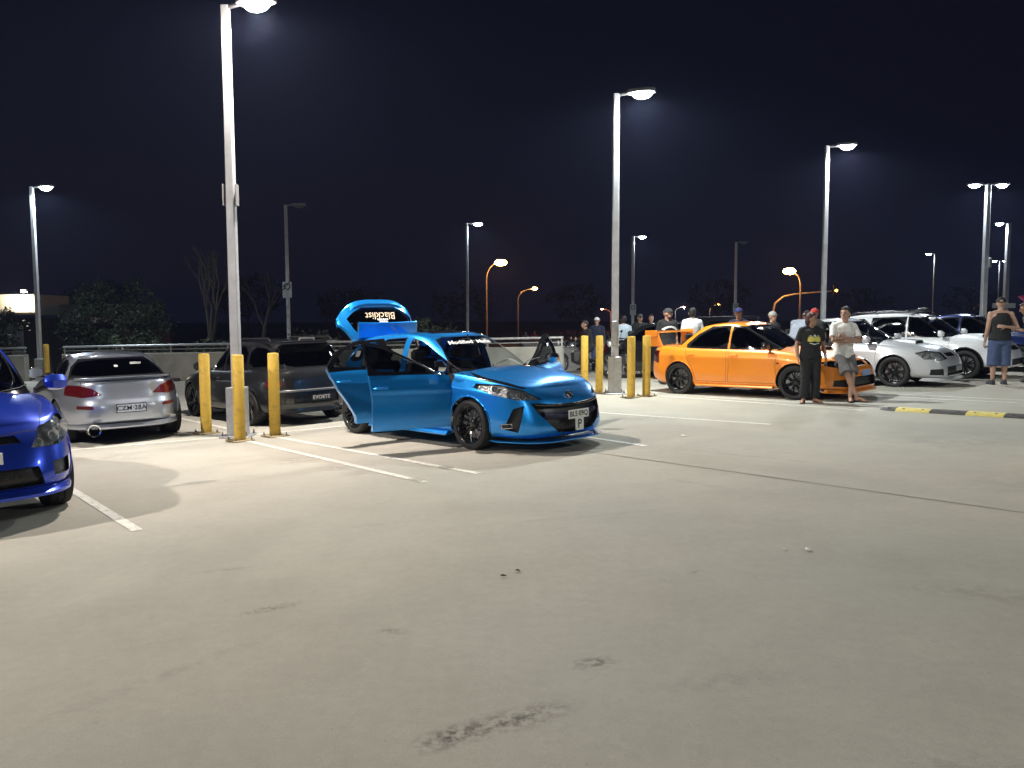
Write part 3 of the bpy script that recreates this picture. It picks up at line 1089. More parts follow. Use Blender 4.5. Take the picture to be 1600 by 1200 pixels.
def on_front(b, y, z, off=0.0, yaw=0.0):
    d = Vector((math.cos(yaw), math.sin(yaw), 0))
    h = b.ray_cast(Vector((1.2, y - math.sin(yaw) * .6, z)) + d * 3, -d, 6)
    return (h[0] if h[0] is not None else Vector((2, y, z))) + d * off
for sy in (1, -1):
    yaw = sy * .5
    p = on_front(lb, sy * .70, .325, -.045, yaw)
    M = Matrix.Rotation(yaw, 3, 'Z')
    g = Geo()
    g.loft([[M @ Vector((a, y * sy, z)) for y, z in ((-.075, -.03), (.075, -.03), (.085, .028), (-.055, .028))] for a in (0, .04)])
    o = g.build('fog_lamp', CHROME, hatch, loc=tuple(p))
    g = Geo()
    g.loft([[M @ Vector((a, y * sy, z)) for y, z in ((-.062, -.02), (.062, -.02), (.07, .019), (-.045, .019))] for a in (.0405, .044)])
    g.build('lens', REFL_DARK, o)
    for (py, pz, r, yw) in ((.60, .705, .045, .6), (.74, .755, .038, .8), (.50, .675, .03, .5)):
        q = on_front(lb, sy * py, pz, -.055, sy * yw)
        g = Geo()
        g.lathe([(.001, .004), (r * .4, .02), (r * .5, .006), (r * .9, .03), (r, .045)], 20, 0, 'Z', M=(Matrix.Rotation(sy * yw, 3, 'Z') @ Matrix.Rotation(R(90), 3, 'Y')))
        g.build('headlight_bowl', BOWL, hatch, loc=tuple(q))
g = Geo()
g.tube([on_front(lb, y, .545 + .04 * (abs(y) / .58) ** 2, -.005) for y in np.linspace(-.55, .55, 25)], .018, 8, 0)
g.build('grille_bar', GLOSSBLACK, hatch)
g = Geo()
rings = []
for y in np.linspace(-.46, .46, 21):
    z = .42 + .03 * (abs(y) / .5) ** 2
    q = on_front(lb, y, z, -.03)
    rings.append([(q.x, y, z - .035), (q.x + .02, y, z), (q.x, y, z + .04), (q.x - .05, y, z + .04), (q.x - .05, y, z - .035)])
g.loft(rings)
g.build('bumper_bar', pbr('dark_violet_plastic', (.02, .018, .06), .3, coat=.5), hatch)
p = on_front(lb, 0, .645, -.002)
g = Geo()
ring = [(0.012, .062 * math.cos(a), .05 * math.sin(a)) for a in [2 * math.pi * q / 28 for q in range(29)]]
g.tube(ring, .008, 6)
wing = [(.014, -.055, .016), (.016, -.03, .006), (.018, 0, -.028), (.016, .03, .006), (.014, .055, .016)]
g.tube(wing, .007, 6)
g.ell((0.0, 0, 0), (.012, .06, .048), 20, 6, 1)
g.build('emblem', [CHROME, INK], hatch, loc=tuple(p), rot=(0, R(-14), 0))
fx_ = on_front(lb, 0, .40).x
plate(hatch, 'BLS·09Q', (fx_ + .035, .03, .43), R(90), size=.088)
plate(hatch, 'P', (fx_ + .045, .03, .305), R(90), .15, .15, size=.15, name='p_plate')
g = Geo()
rings = []
for y in np.linspace(-.80, .80, 31):
    q = on_front(lb, y, .24)
    x = q.x + .045
    rings.append([(x, y, .125), (x, y, .137), (x - .2, y * .96, .14), (x - .2, y * .96, .125)])
g.loft(rings)
g.build('front_splitter', P_BLUE, hatch)
for y in (-.26, .30):
    q = on_front(lb, y, .29)
    g = Geo()
    g.tube([(q.x, y, .29), (q.x + .05, y, .135)], .0065, 8)
    g.build('splitter_strut', CHROME, hatch)
for sy in (-1, 1):
    g = Geo()
    g.loft([[(x, sy * (.80 + o_), z) for o_, z in ((0, .155), (.075, .15), (.085, .165), (.05, .2), (0, .22))] for x in (.88 * k, .8 * k, -.8 * k, -.9 * k)])
    g.build('side_skirt', P_BLUE, hatch)
g = Geo()
g.tube([(-1.35 * k, 0, 1.44), (-1.62 * k, 0, 1.60)], [.006, .003], 6)
g.build('antenna', BLACK, hatch)
for y0 in (-.25, .35):
    g = Geo()
    g.tube([(1.13 * k, y0, 1.0), (1.06 * k, y0 + .1, 1.025), (.97 * k, y0 + .42, 1.055)], [.012, .008, .006], 6)
    g.build('wiper', BLACK, hatch)
st = Geo()
st.box((0, 0, 0), (.1, .002, .09))
o = st.build('sticker', DECALWHITE, hatch, loc=(-1.33 * k, -.727, 1.15), rot=(R(-24), 0, 0))
GLASS_BLACK = glass('limo_glass', (.010, .010, .011))
# ---------------------------------------------------------------- the other cars
SEDAN = dict(HATCH)
for _k in ('tailgate', 'open', 'rooflines', 'tg_x'): SEDAN.pop(_k)
SEDAN.update(kx=.96, nose=2.26, tail=-2.2, W=1.74, wb=2.54, wr=.315, ww=.215, arch=.35, nf=5.2,
    iF=[(0, .09), (.04, .04), (.12, .01), (.25, 0), (.5, .012), (.7, .03), (.85, .06), (.93, .1), (1, .17)], nr=4.2, flare=.028, crease=.006,
    ze=[(2.2, .62), (2.0, .70), (1.6, .79), (1.1, .86), (.8, .885), (0, .90), (-1, .92), (-1.7, .955), (-2.2, .93)],
    zc=[(2.2, .64), (2.0, .76), (1.6, .86), (1.1, .93), (.8, .95), (-1, .97), (-1.7, .985), (-2.05, .985), (-2.2, .95)],
    zb=[(2.2, .17), (1.6, .2), (0, .19), (-1.7, .2), (-2.2, .28)],
    gx=(1.02, -1.62, .18, -.92), gb=(.775, .56), roof=[(.18, 1.37), (-.25, 1.40), (-.92, 1.355)], rcrown=.035,
    doors=[[(.94, .28), (.9, .6), (.92, .85), (.88, .90), (.6, 1.07), (.3, 1.24), (.1, 1.345), (-.12, 1.36), (-.12, .95), (-.1, .6), (-.12, .28)],
           [(-.16, .28), (-.15, .6), (-.17, .95), (-.17, 1.36), (-.6, 1.35), (-.9, 1.2), (-1.15, 1.0), (-1.14, .9), (-1.08, .74), (-.96, .56), (-.88, .4), (-.86, .28)]],
    windows=[[(.78, .925), (.52, 1.08), (.27, 1.225), (.1, 1.315), (-.1, 1.325), (-.1, .945), (.4, .93)],
             [(-.18, .945), (-.18, 1.325), (-.55, 1.315), (-.82, 1.19), (-1.06, 1.0), (-1.02, .965)]],
    door_windows={0: [0], 1: [1]},
    windscreen=[(-.68, .905), (.68, .905), (.63, 1.08), (.52, 1.33), (.3, 1.36), (-.3, 1.36), (-.52, 1.33), (-.63, 1.08)],
    rearglass=[(-.62, 1.0), (.62, 1.0), (.53, 1.26), (.4, 1.32), (-.4, 1.32), (-.53, 1.26)],
    handles=[(.0, .79), (-.98, .80)], mirror=(.72, .97), paint=P_ORANGE, wheel='five', rim=RIMBLACK, mirrormat=GLOSSBLACK, dash_z=.87, hoodrib=.012,
    toplines=[('bonnet', [(.98, -.66), (1.4, -.64), (1.95, -.5), (2.0, -.2), (2.0, .2), (1.95, .5), (1.4, .64), (.98, .66), (1.04, .3), (1.05, 0), (1.04, -.3)]),
              ('boot_lid', [(-1.68, -.58), (-1.72, 0), (-1.68, .58), (-2.06, .6), (-2.1, 0), (-2.06, -.6)])],
    details=[('grille', [(2.2, .26, .60), (2.2, .24, .68), (2.2, -.24, .68), (2.2, -.26, .60)], 0, .05, 'mesh', False),
             ('lower_grille', [(2.2, .50, .24), (2.2, .46, .42), (2.2, -.46, .42), (2.2, -.50, .24)], 0, .07, 'mesh', False),
             ('headlight', [(2.15, .36, .59), (2.05, .62, .575), (1.9, .78, .61), (1.75, .81, .68), (1.95, .72, .715), (2.1, .40, .68)], .5, .06, 'lampdark', True),
             ('fog_lamp_cover', [(2.1, .55, .25), (2.1, .56, .38), (1.95, .74, .37), (1.95, .75, .26)], .4, .03, 'pocket', True),
             ('tail_light', [(-2.1, .58, .66), (-2.1, .60, .86), (-1.95, .80, .87), (-1.95, .83, .62)], .6, 0, 'tail', True)])
def bonnet_scoop(car, lo, P, x=1.35, mat=None, w=.26):
    b = lo.bvh()
    k = P['kx']
    g = Geo()
    rings = []
    for dx, hh, ww in ((-.36, .0, .75), (-.2, .03, .95), (.0, .05, 1.0), (.16, .06, 1.0)):
        z = b.ray_cast(Vector(((x + dx) * k, 0, 3)), Vector((0, 0, -1)), 4)[0].z
        rings.append([((x + dx) * k, s * w * ww, z + h) for s, h in ((-1, -.02), (-.88, hh * .85), (-.4, hh), (.4, hh), (.88, hh * .85), (1, -.02))])
    g.loft(rings, 0, True)
    p = rings[-1]
    xx = p[0][0] + .002
    g.add([(xx, q[1] * .9, max(q[2] - .008, p[0][2] + .012)) for q in p], [tuple(range(6))], 1)
    g.build('bonnet_scoop', [mat or P['paint'], GAP], car)
def big_wing(car, P, mat):
    k = P['kx']
    g = Geo()
    for sy in (1, -1):
        g.loft([[(-2.0 * k + a + sh, sy * y, z) for a, y in ((-.13 * s, .60), (.13 * s, .60), (.13 * s, .66), (-.13 * s, .66))] for z, s, sh in ((.95, 1.25, .02), (1.1, 1.0, -.02), (1.24, .95, -.06))])
    g.loft([[(-2.06 * k + a, y, 1.235 + b) for a, b in ((.13, -.005), (.05, .018), (-.06, .014), (-.15, .028), (-.15, .018), (.05, -.01))] for y in (-.70, -.66, 0, .66, .70)])
    for sy in (1, -1):
        g.box((-2.06 * k, sy * .69, 1.22), (.30, .025, .13), bev=.008)
    g.build('rear_wing', mat, car)
def exhaust(car, x, y, z, r=.055, mat=None):
    g = Geo()
    g.lathe([(r * .8, .16), (r * .82, 0), (r, -.01), (r * 1.02, .03), (r * 1.0, .16)], 22, 0, 'X')
    g.lathe([(.001, .14), (r * .8, .14)], 22, 1, 'X')
    g.build('exhaust_tip', [CHROME, GAP], car, loc=(x, y, z))
def wipers(car, gh, P, ys=(-.3, .3)):
    b = gh.bvh()
    k = P['kx']
    for y0 in ys:
        g = Geo()
        pts = []
        for q in range(5):
            y = y0 + q * .1
            z = P['windscreen'][0][1] + .012 + q * .012
            h = b.ray_cast(Vector((3, y, z)), Vector((-1, 0, 0)), 5)[0]
            if h is not None: pts.append((h.x + .012, y, z))
        if len(pts) > 1:
            g.tube(pts, .007, 6)
            g.build('wiper', BLACK, car)
def bowls(car, lo, spots, mat=None, off=-.045):
    b = lo.bvh()
    for sy in (1, -1):
        for py, pz, r, yw in spots:
            q = on_front(b, sy * py, pz, off, sy * yw)
            g = Geo()
            g.lathe([(.001, .02), (r * .35, .016), (r * .5, .004), (r * .9, .025), (r, .04)], 20, 0, 'Z', M=(Matrix.Rotation(sy * yw, 3, 'Z') @ Matrix.Rotation(R(90), 3, 'Y')))
            g.build('headlight_bowl', mat or BOWL, car, loc=tuple(q))
def side_skirts(car, P, mat):
    k = P['kx']
    hw = P['W'] / 2
    for sy in (-1, 1):
        g = Geo()
        g.loft([[(x * k, sy * (hw - .09 + o_), z) for o_, z in ((0, .19), (.085, .185), (.095, .205), (.06, .25), (0, .27))] for x in (.84, .76, -.76, -.86)])
        g.build('side_skirt', mat, car)
def front_lip(car, lo, mat, z=.17, out=.03, hw=.78):
    b = lo.bvh()
    g = Geo()
    rings = []
    for y in np.linspace(-hw, hw, 27):
        q = on_front(b, y, z + .08)
        rings.append([(q.x + out, y, z - .035), (q.x + out, y, z - .01), (q.x - .02, y, z + .03), (q.x - .1, y * .98, z - .03)])
    g.loft(rings)
    g.build('front_lip', mat, car)

# orange sedan with the big wing
S1 = dict(SEDAN, wheel='multi', glass=GLASS_BLACK, rglass=GLASS_BLACK)
wrx, lo, gh, roots = make_car('sedan_car', 'orange sedan with tall rear wing and black wheels, two people leaning on it', 'car', (4.83, 16.13), R(-44.5), S1)
big_wing(wrx, S1, P_ORANGE)
bonnet_scoop(wrx, lo, S1)
wipers(wrx, gh, S1)
bowls(wrx, lo, ((.56, .64, .05, .5), (.72, .645, .04, .6)))
side_skirts(wrx, S1, P_ORANGE)
front_lip(wrx, lo, P_ORANGE)
q = on_front(lo.bvh(), 0, .47)
plate(wrx, '', (q.x + .02, .05, .47), R(90), bg=pbr('plate_blue', (.25, .32, .55), .4), size=.088)
exhaust(wrx, -2.15 * S1['kx'], -.5, .25)
g = Geo()
g.ell((.95 * S1['kx'], -.875, .66), (.028, .01, .016), 10, 6)
g.build('side_indicator', pbr('red_indicator', (.25, .01, .01), .2), wrx)

# silver sedan behind it
S2 = dict(SEDAN, wheel='multi', paint=P_PALE, mirrormat=P_PALE, glass=GLASS_TINT, flare=.05)
S2['details'] = [x for x in SEDAN['details'] if x[0] != 'headlight'] + [('headlight', [(2.15, .34, .57), (2.05, .62, .535), (1.9, .80, .57), (1.72, .82, .70), (1.95, .72, .745), (2.1, .40, .70)], .5, .06, 'lamp', True)]
sil, lo, gh, roots = make_car('sedan_car', 'silver sedan with bonnet scoop between the orange sedan and the white wagon', 'car', (7.55, 18.12), R(-44.5), S2)
bonnet_scoop(sil, lo, S2)
wipers(sil, gh, S2)
bowls(sil, lo, ((.56, .64, .055, .5), (.71, .645, .045, .6)))
side_skirts(sil, S2, P_PALE)
front_lip(sil, lo, P_PALE)
q = on_front(lo.bvh(), 0, .36)
plate(sil, '', (q.x + .02, .12, .36), R(90), bg=pbr('plate_grey', (.3, .3, .3), .4), size=.085)

# white wagon, roof rails
SUV = dict(SEDAN, wheel='multi', scale=.95, paint=P_WHITE, mirrormat=P_WHITE, W=1.73, wr=.335, arch=.39, kx=.94, flare=.05, lipr=.02, lipmat=BLACK, hoodrib=.0,
    ze=[(2.2, .72), (2.0, .80), (1.6, .88), (1.1, .94), (.8, .96), (0, .98), (-1, 1.0), (-1.7, 1.02), (-2.2, .98)],
    zc=[(2.2, .75), (2.0, .87), (1.6, .96), (1.1, 1.02), (.8, 1.03), (-1, 1.05), (-2.2, 1.0)],
    zb=[(2.2, .25), (1.6, .28), (0, .28), (-1.7, .28), (-2.2, .34)],
    gx=(1.05, -2.1, .22, -1.9), gb=(.775, .60), roof=[(.22, 1.50), (-.4, 1.55), (-1.3, 1.54), (-1.9, 1.49)],
    windows=[[(.80, 1.0), (.52, 1.16), (.27, 1.34), (.1, 1.44), (-.1, 1.45), (-.1, 1.02), (.4, 1.0)],
             [(-.18, 1.02), (-.18, 1.45), (-1.0, 1.45), (-1.08, 1.03)],
             [(-1.18, 1.04), (-1.12, 1.44), (-1.75, 1.41), (-1.95, 1.06)]],
    doors=[[(.94, .34), (.9, .6), (.92, .9), (.88, .97), (.6, 1.14), (.3, 1.35), (.1, 1.47), (-.13, 1.49), (-.12, .95), (-.1, .6), (-.12, .34)],
           [(-.16, .34), (-.15, .6), (-.17, .95), (-.16, 1.49), (-1.05, 1.48), (-1.12, 1.0), (-1.1, .9), (-1.06, .8), (-.96, .62), (-.88, .45), (-.86, .34)]],
    windscreen=[(-.68, .985), (.68, .985), (.63, 1.15), (.55, 1.45), (.3, 1.49), (-.3, 1.49), (-.55, 1.45), (-.63, 1.15)],
    rearglass=[(-.6, 1.08), (.6, 1.08), (.54, 1.4), (.4, 1.45), (-.4, 1.45), (-.54, 1.4)], mirror=(.74, 1.06), dash_z=.95,
    handles=[(.0, .86), (-.98, .87)],
    details=[('grille', [(2.2, .3, .66), (2.2, .28, .76), (2.2, -.28, .76), (2.2, -.3, .66)], 0, .05, 'mesh', False),
             ('lower_grille', [(2.2, .5, .32), (2.2, .46, .46), (2.2, -.46, .46), (2.2, -.5, .32)], 0, .06, 'mesh', False),
             ('headlight', [(2.15, .38, .66), (2.05, .62, .645), (1.9, .78, .67), (1.72, .82, .77), (1.95, .72, .80), (2.1, .42, .77)], .5, .06, 'lamp', True),
             ('tail_light', [(-2.1, .58, .72), (-2.1, .60, .98), (-1.95, .80, .98), (-1.95, .83, .70)], .6, 0, 'tail', True)])
SUV['toplines'] = [SEDAN['toplines'][0]]
suv, lo, gh, roots = make_car('wagon_car', 'tall white wagon with roof rails and windscreen banner, behind the silver sedan', 'car', (9.85, 19.5), R(-44.5), SUV)
bonnet_scoop(suv, lo, SUV, mat=P_WHITE)
wipers(suv, gh, SUV)
bowls(suv, lo, ((.58, .72, .055, .5), (.73, .725, .045, .6)))
k = SUV['kx']
for sy in (1, -1):
    g = Geo()
    g.tube([(.1 * k, sy * .6, 1.545), (0, sy * .6, 1.60), (-1.5 * k, sy * .6, 1.61), (-1.65 * k, sy * .6, 1.55)], .018, 8)
    g.build('roof_rail', BLACK, suv)
g = Geo()
for x in (-.15, -.95):
    g.box((x, 0, 1.635), (.06, 1.3, .03), bev=.01)
g.box((-.1, .45, 1.67), (.16, .07, .06), bev=.02)
g.box((-.1, .15, 1.67), (.14, .05, .05), bev=.02)
g.build('roof_rack', BLACK, suv)
me = blur_print('banner_print', [.05, .06, .045, .06, .02, .06, .05, .06, .05, .04, .06, .05, .06], .10, .016, DECALWHITE)
drape(me, gh.bvh(), (.33 * k, 0, 1.44), (0, 1, 0), (-.75, 0, .66), (.66, 0, .75))
link('banner_print', me, suv)

# blue car at the far right
S4 = dict(SEDAN, N=130, Ng=100, paint=P_NAVY, mirrormat=P_NAVY)
nav, lo, gh, roots = make_car('sedan_car', 'dark blue sedan behind the white wagon at the right', 'car', (12.0, 21.2), R(-42), S4)
bonnet_scoop(nav, lo, S4)
bowls(nav, lo, ((.56, .64, .055, .5),))

# dark sedan behind the orange one's tail
S5 = dict(SEDAN, N=130, Ng=100, paint=P_BLACK, mirrormat=P_BLACK, rim=RIMSILVER, glass=GLASS_DARK)
blk, lo, gh, roots = make_car('sedan_car', 'black sedan in shade behind the bollards and the orange car', 'car', (4.35, 20.95), R(-42), S5)
bowls(blk, lo, ((.56, .64, .055, .5),))
S6 = dict(SUV, N=130, Ng=100, paint=P_BLACK, mirrormat=P_BLACK, glass=GLASS_DARK)
wag, lo, gh, roots = make_car('wagon_car', 'black wagon with roof rails behind the orange sedan, roof just showing', 'car', (7.0, 24.2), R(-42), S6)
for sy in (1, -1):
    g = Geo()
    g.tube([(.1 * k, sy * .6, 1.545), (0, sy * .6, 1.60), (-1.5 * k, sy * .6, 1.61), (-1.65 * k, sy * .6, 1.55)], .018, 8)
    g.build('roof_rail', CHROME, wag)

# silver coupe seen from behind
COUPE = dict(SEDAN, rear_seats=False, paint=P_SILVER, mirrormat=P_SILVER, W=1.7, wb=2.52, kx=.92, scale=1.0, wr=.305, arch=.33, nr=3.4, flare=.03, tuck=.03,
    ze=[(2.2, .58), (2.0, .66), (1.6, .74), (1.1, .80), (.8, .83), (0, .84), (-1, .88), (-1.6, .90), (-2.0, .89), (-2.2, .87)],
    zc=[(2.2, .60), (2.0, .70), (1.6, .80), (1.1, .87), (.8, .88), (-1, .91), (-1.6, .925), (-2.0, .93), (-2.2, .91)],
    iR=[(0, .14), (.06, .05), (.12, .01), (.3, 0), (.48, .005), (.52, .03), (.6, .05), (.8, .075), (.93, .08), (.97, .09), (1, .13)],
    gx=(.95, -1.75, .05, -.98), gb=(.74, .52), roof=[(.05, 1.20), (-.4, 1.235), (-.98, 1.185)], rcrown=.03,
    doors=[[(.85, .26), (.82, .6), (.84, .8), (.8, .85), (.5, 1.02), (.2, 1.15), (-.02, 1.19), (-.5, 1.195), (-.58, .9), (-.55, .6), (-.58, .26)]],
    windows=[[(.7, .88), (.42, 1.03), (.15, 1.13), (-.02, 1.165), (-.47, 1.165), (-.53, .9)], [(-.62, .91), (-.55, 1.16), (-.9, 1.13), (-1.15, .98), (-1.15, .93)]],
    door_windows={0: [0]}, handles=[(-.45, .76)], mirror=(.62, .93),
    windscreen=[(-.64, .85), (.64, .85), (.6, .98), (.48, 1.15), (.3, 1.18), (-.3, 1.18), (-.48, 1.15), (-.6, .98)],
    rearglass=[(-.62, .925), (.62, .925), (.55, 1.06), (.44, 1.155), (-.44, 1.155), (-.55, 1.06)], rglass=GLASS_DARK, glass=GLASS_DARK,
    toplines=[('bonnet', [(.9, -.62), (1.4, -.62), (1.95, -.5), (2.0, 0), (1.95, .5), (1.4, .62), (.9, .62), (.98, 0)]), ('boot_lid', [(-1.70, -.56), (-1.75, 0), (-1.70, .56), (-1.97, .56), (-1.98, 0), (-1.97, -.56)])],
    details=[('headlight', [(2.15, .36, .55), (2.05, .62, .535), (1.85, .78, .57), (1.7, .8, .62), (1.95, .7, .66), (2.1, .40, .62)], .5, .06, 'lamp', True),
             ('tail_light', [(-2.15, .34, .69), (-2.12, .46, .785), (-2.05, .62, .83), (-1.9, .80, .835), (-1.9, .83, .70), (-2.1, .6, .665)], .35, 0, 'tail', True),
             ('bumper_reflector', [(-2.15, .45, .50), (-2.15, .45, .545), (-2.1, .66, .555), (-2.1, .66, .51)], .2, .004, pbr('dark_red', (.08, .012, .01), .2), True)])
cpe, lo, gh, roots = make_car('coupe_car', 'silver coupe seen from behind with a large round exhaust tip', 'car', (-6.52, 12.93), R(126), COUPE)
k = COUPE['kx']
def on_rear(b, y, z, off=0.0):
    h = b.ray_cast(Vector((-5, y, z)), Vector((1, 0, 0)), 6)
    return (h[0] if h[0] is not None else Vector((-2, y, z))) + Vector((-off, 0, 0))
b = lo.bvh()
q = on_rear(b, 0, .49)
plate(cpe, 'CZM·28A', (q.x - .014, -.02, .50), R(-90), size=.09, frame=True, bg=pbr('plate_pale_blue', (.42, .48, .58), .4))
exhaust(cpe, q.x - .03, .47, .22, .085)
g = Geo()
rings = []
for y in np.linspace(-.8, .8, 25):
    p = on_rear(b, y, .32)
    rings.append([(p.x - .012, y, .225), (p.x - .02, y, .245), (p.x - .004, y, .29), (p.x + .1, y * .97, .23)])
g.loft(rings)
g.build('rear_lip', P_SILVER, cpe)
for sy in (1, -1):
    g = Geo()
    p = on_rear(b, sy * .80, .3)
    g.box((p.x + .12, sy * .80, .235), (.34, .05, .05), bev=.02)
    g.build('bumper_corner', P_SILVER, cpe)
g = Geo()
rings = []
for y in np.linspace(-.62, .62, 15):
    p = on_rear(b, y, .84)
    rings.append([(p.x + .16, y, .91), (p.x + .02, y, .935), (p.x - .015, y, .925), (p.x + .03, y, .895)])
g.loft(rings)
g.build('boot_spoiler', P_SILVER, cpe)
for i, (y, z, w_) in enumerate(((-.28, 1.09, .15), (.0, 1.06, .05))):
    st = Geo()
    st.box((0, 0, 0), (.003, w_, .045))
    h = gh.bvh().ray_cast(Vector((-4, y, z)), VX, 5)[0]
    st.build('sticker', pbr('sticker_grey', (.45, .45, .45), .5), cpe, loc=(h.x - .012, y, z), rot=(0, R(52), 0))

# dark grey wagon with its tail to the camera
EVO = dict(SUV, scale=.94, paint=P_GREY, mirrormat=P_GREY, W=1.77, wb=2.62, kx=.93, wr=.315, arch=.355, rim=RIMBLACK, wheel='multi', flare=.045, lipmat=P_GREY, lipr=.012,
    ze=[(2.2, .62), (2.0, .70), (1.6, .79), (1.1, .86), (.8, .885), (0, .90), (-1, .93), (-1.7, .97), (-2.2, .95)],
    zc=[(2.2, .64), (2.0, .76), (1.6, .86), (1.1, .93), (.8, .95), (-1, .97), (-1.7, 1.0), (-2.2, .97)],
    zb=[(2.2, .17), (1.6, .2), (0, .19), (-1.7, .2), (-2.2, .24)],
    gx=(1.02, -2.12, .18, -1.84), gb=(.785, .58), roof=[(.18, 1.38), (-.3, 1.42), (-1.2, 1.415), (-1.84, 1.37)],
    doors=[[(.94, .28), (.9, .6), (.92, .85), (.88, .90), (.6, 1.07), (.3, 1.24), (.1, 1.35), (-.12, 1.37), (-.12, .95), (-.1, .6), (-.12, .28)],
           [(-.16, .28), (-.15, .6), (-.17, .95), (-.17, 1.37), (-1.05, 1.37), (-1.14, 1.0), (-1.1, .8), (-.96, .56), (-.88, .4), (-.86, .28)]],
    windows=[[(.78, .925), (.52, 1.08), (.27, 1.225), (.1, 1.325), (-.1, 1.335), (-.1, .95), (.4, .93)],
             [(-.18, .95), (-.18, 1.335), (-1.0, 1.335), (-1.08, .97)], [(-1.18, .98), (-1.12, 1.335), (-1.75, 1.30), (-1.95, 1.02)]],
    windscreen=SEDAN['windscreen'], rearglass=[(-.66, .99), (.66, .99), (.56, 1.28), (.4, 1.33), (-.4, 1.33), (-.56, 1.28)],
    handles=[(.0, .79), (-.98, .80)], mirror=(.72, .97), glass=GLASS_BLACK, rglass=GLASS_BLACK, dash_z=.87,
    toplines=[SEDAN['toplines'][0]],
    details=[SEDAN['details'][2], ('tail_light', [(-2.12, .60, .68), (-2.12, .60, .76), (-1.95, .80, .79), (-1.95, .85, .66)], .5, 0, 'tail', True),
             ('bumper_recess', [(-2.2, .42, .38), (-2.2, .42, .54), (-2.2, -.42, .54), (-2.2, -.42, .38)], 0, .03, 'pocket', False)])
evo, lo, gh, roots = make_car('wagon_car', 'dark grey wagon parked tail-first behind the yellow bollards', 'car', (-4.41, 14.35), R(132.8), EVO)
b = lo.bvh()
q = on_rear(b, 0, .46)
plate(evo, 'EVO8TE', (q.x + .012, -.08, .46), R(-90), bg=INK, fg=pbr('plate_letter_grey', (.45, .45, .46), .4), size=.09)
exhaust(evo, q.x - .02, -.45, .24, .07)
g = Geo()
rings = []
for y in np.linspace(-.72, .72, 21):
    p = on_rear(b, y, .3)
    rings.append([(p.x - .02, y, .235), (p.x - .02, y, .26), (p.x - .002, y, .30), (p.x + .08, y * .97, .235)])
g.loft(rings)
g.build('rear_lip', CHROME if False else P_GREY, evo)
g = Geo()
rings = []
for y in np.linspace(-.72, .72, 21):
    p = on_rear(b, y, .60)
    rings.append([(p.x - .010, y, .575), (p.x - .012, y, .60), (p.x + .0, y, .615), (p.x + .05, y, .59)])
g.loft(rings)
g.build('bumper_strip', pbr('grey_strip', (.16, .16, .165), .3, .3), evo)
g = Geo()
g.box((-1.92 * .93, 0, 1.415), (.22, 1.04, .03), bev=.012)
g.build('roof_spoiler', P_GREY, evo)
for sy in (1, -1):
    g = Geo()
    g.tube([(.0, sy * .58, 1.43), (-.1, sy * .58, 1.47), (-1.5, sy * .58, 1.475), (-1.6, sy * .58, 1.42)], .015, 8)
    g.build('roof_rail', BLACK, evo)
g = Geo()
g.box((0, 0, 0), (.012, .3, .06), bev=.01)
o = g.build('badge', pbr('badge_outline', (.2, .2, .2), .4), evo, loc=(-1.99 * .93, .05, 1.445))
g = Geo()
g.box((-.004, 0, 0), (.012, .25, .035), bev=.008)
g.build('badge_face', INK, o)

# royal blue sedan at the left edge, nose to the camera
COR = dict(SEDAN, paint=P_ROYAL, mirrormat=P_ROYAL, kx=.95, W=1.72, wb=2.6, nose=2.15, wr=.32, arch=.355, ww=.205, flare=.015, nf=4.2, tuck=.045, iF=HATCH['iF'], hoodrib=.016,
    ze=[(2.15, .74), (1.95, .81), (1.6, .89), (1.2, .95), (.9, .98), (0, 1.0), (-1, 1.02), (-1.7, 1.03), (-2.2, 1.0)],
    zc=[(2.15, .76), (1.95, .87), (1.6, .97), (1.2, 1.04), (.9, 1.06), (-1, 1.05), (-2.2, 1.02)],
    zb=[(2.15, .25), (1.6, .26), (0, .22), (-1.7, .22), (-2.2, .28)],
    gx=(1.12, -1.75, .28, -.95), roof=[(.28, 1.48), (-.2, 1.52), (-.95, 1.47)],
    windscreen=[(-.68, 1.02), (.68, 1.02), (.63, 1.17), (.53, 1.44), (.3, 1.47), (-.3, 1.47), (-.53, 1.44), (-.63, 1.17)],
    mirror=(.80, 1.09), dash_z=.98,
    windows=[[(x, z + .08) for x, z in w] for w in SEDAN['windows']],
    details=[('headlight', [(2.1, .42, .63), (2.0, .66, .625), (1.8, .82, .70), (1.55, .84, .83), (1.72, .74, .87), (1.98, .52, .79)], .55, .06, 'lamp', True),
             ('grille', [(2.15, .34, .68), (2.15, .30, .74), (2.15, -.30, .74), (2.15, -.34, .68)], 0, .04, 'mesh', False),
             ('lower_grille', [(2.15, .48, .32), (2.15, .44, .48), (2.15, -.44, .48), (2.15, -.48, .32)], 0, .06, 'mesh', False),
             ('fog_lamp_recess', [(2.05, .56, .38), (2.05, .56, .50), (1.9, .76, .51), (1.9, .76, .38)], .4, .04, 'pocket', True)])
cor, lo, gh, roots = make_car('sedan_car', 'royal blue sedan cut off by the left edge, nose to the camera', 'car', (-5.59, 7.81), R(-47), COR)
bowls(cor, lo, ((.53, .705, .055, .5), (.66, .735, .062, .6), (.77, .775, .045, .7)), off=-.03)
wipers(cor, gh, COR)
front_lip(cor, lo, P_ROYAL, z=.27, out=.045, hw=.77)
q = on_front(lo.bvh(), 0, .58)
plate(cor, '', (q.x + .015, 0, .57), R(90))
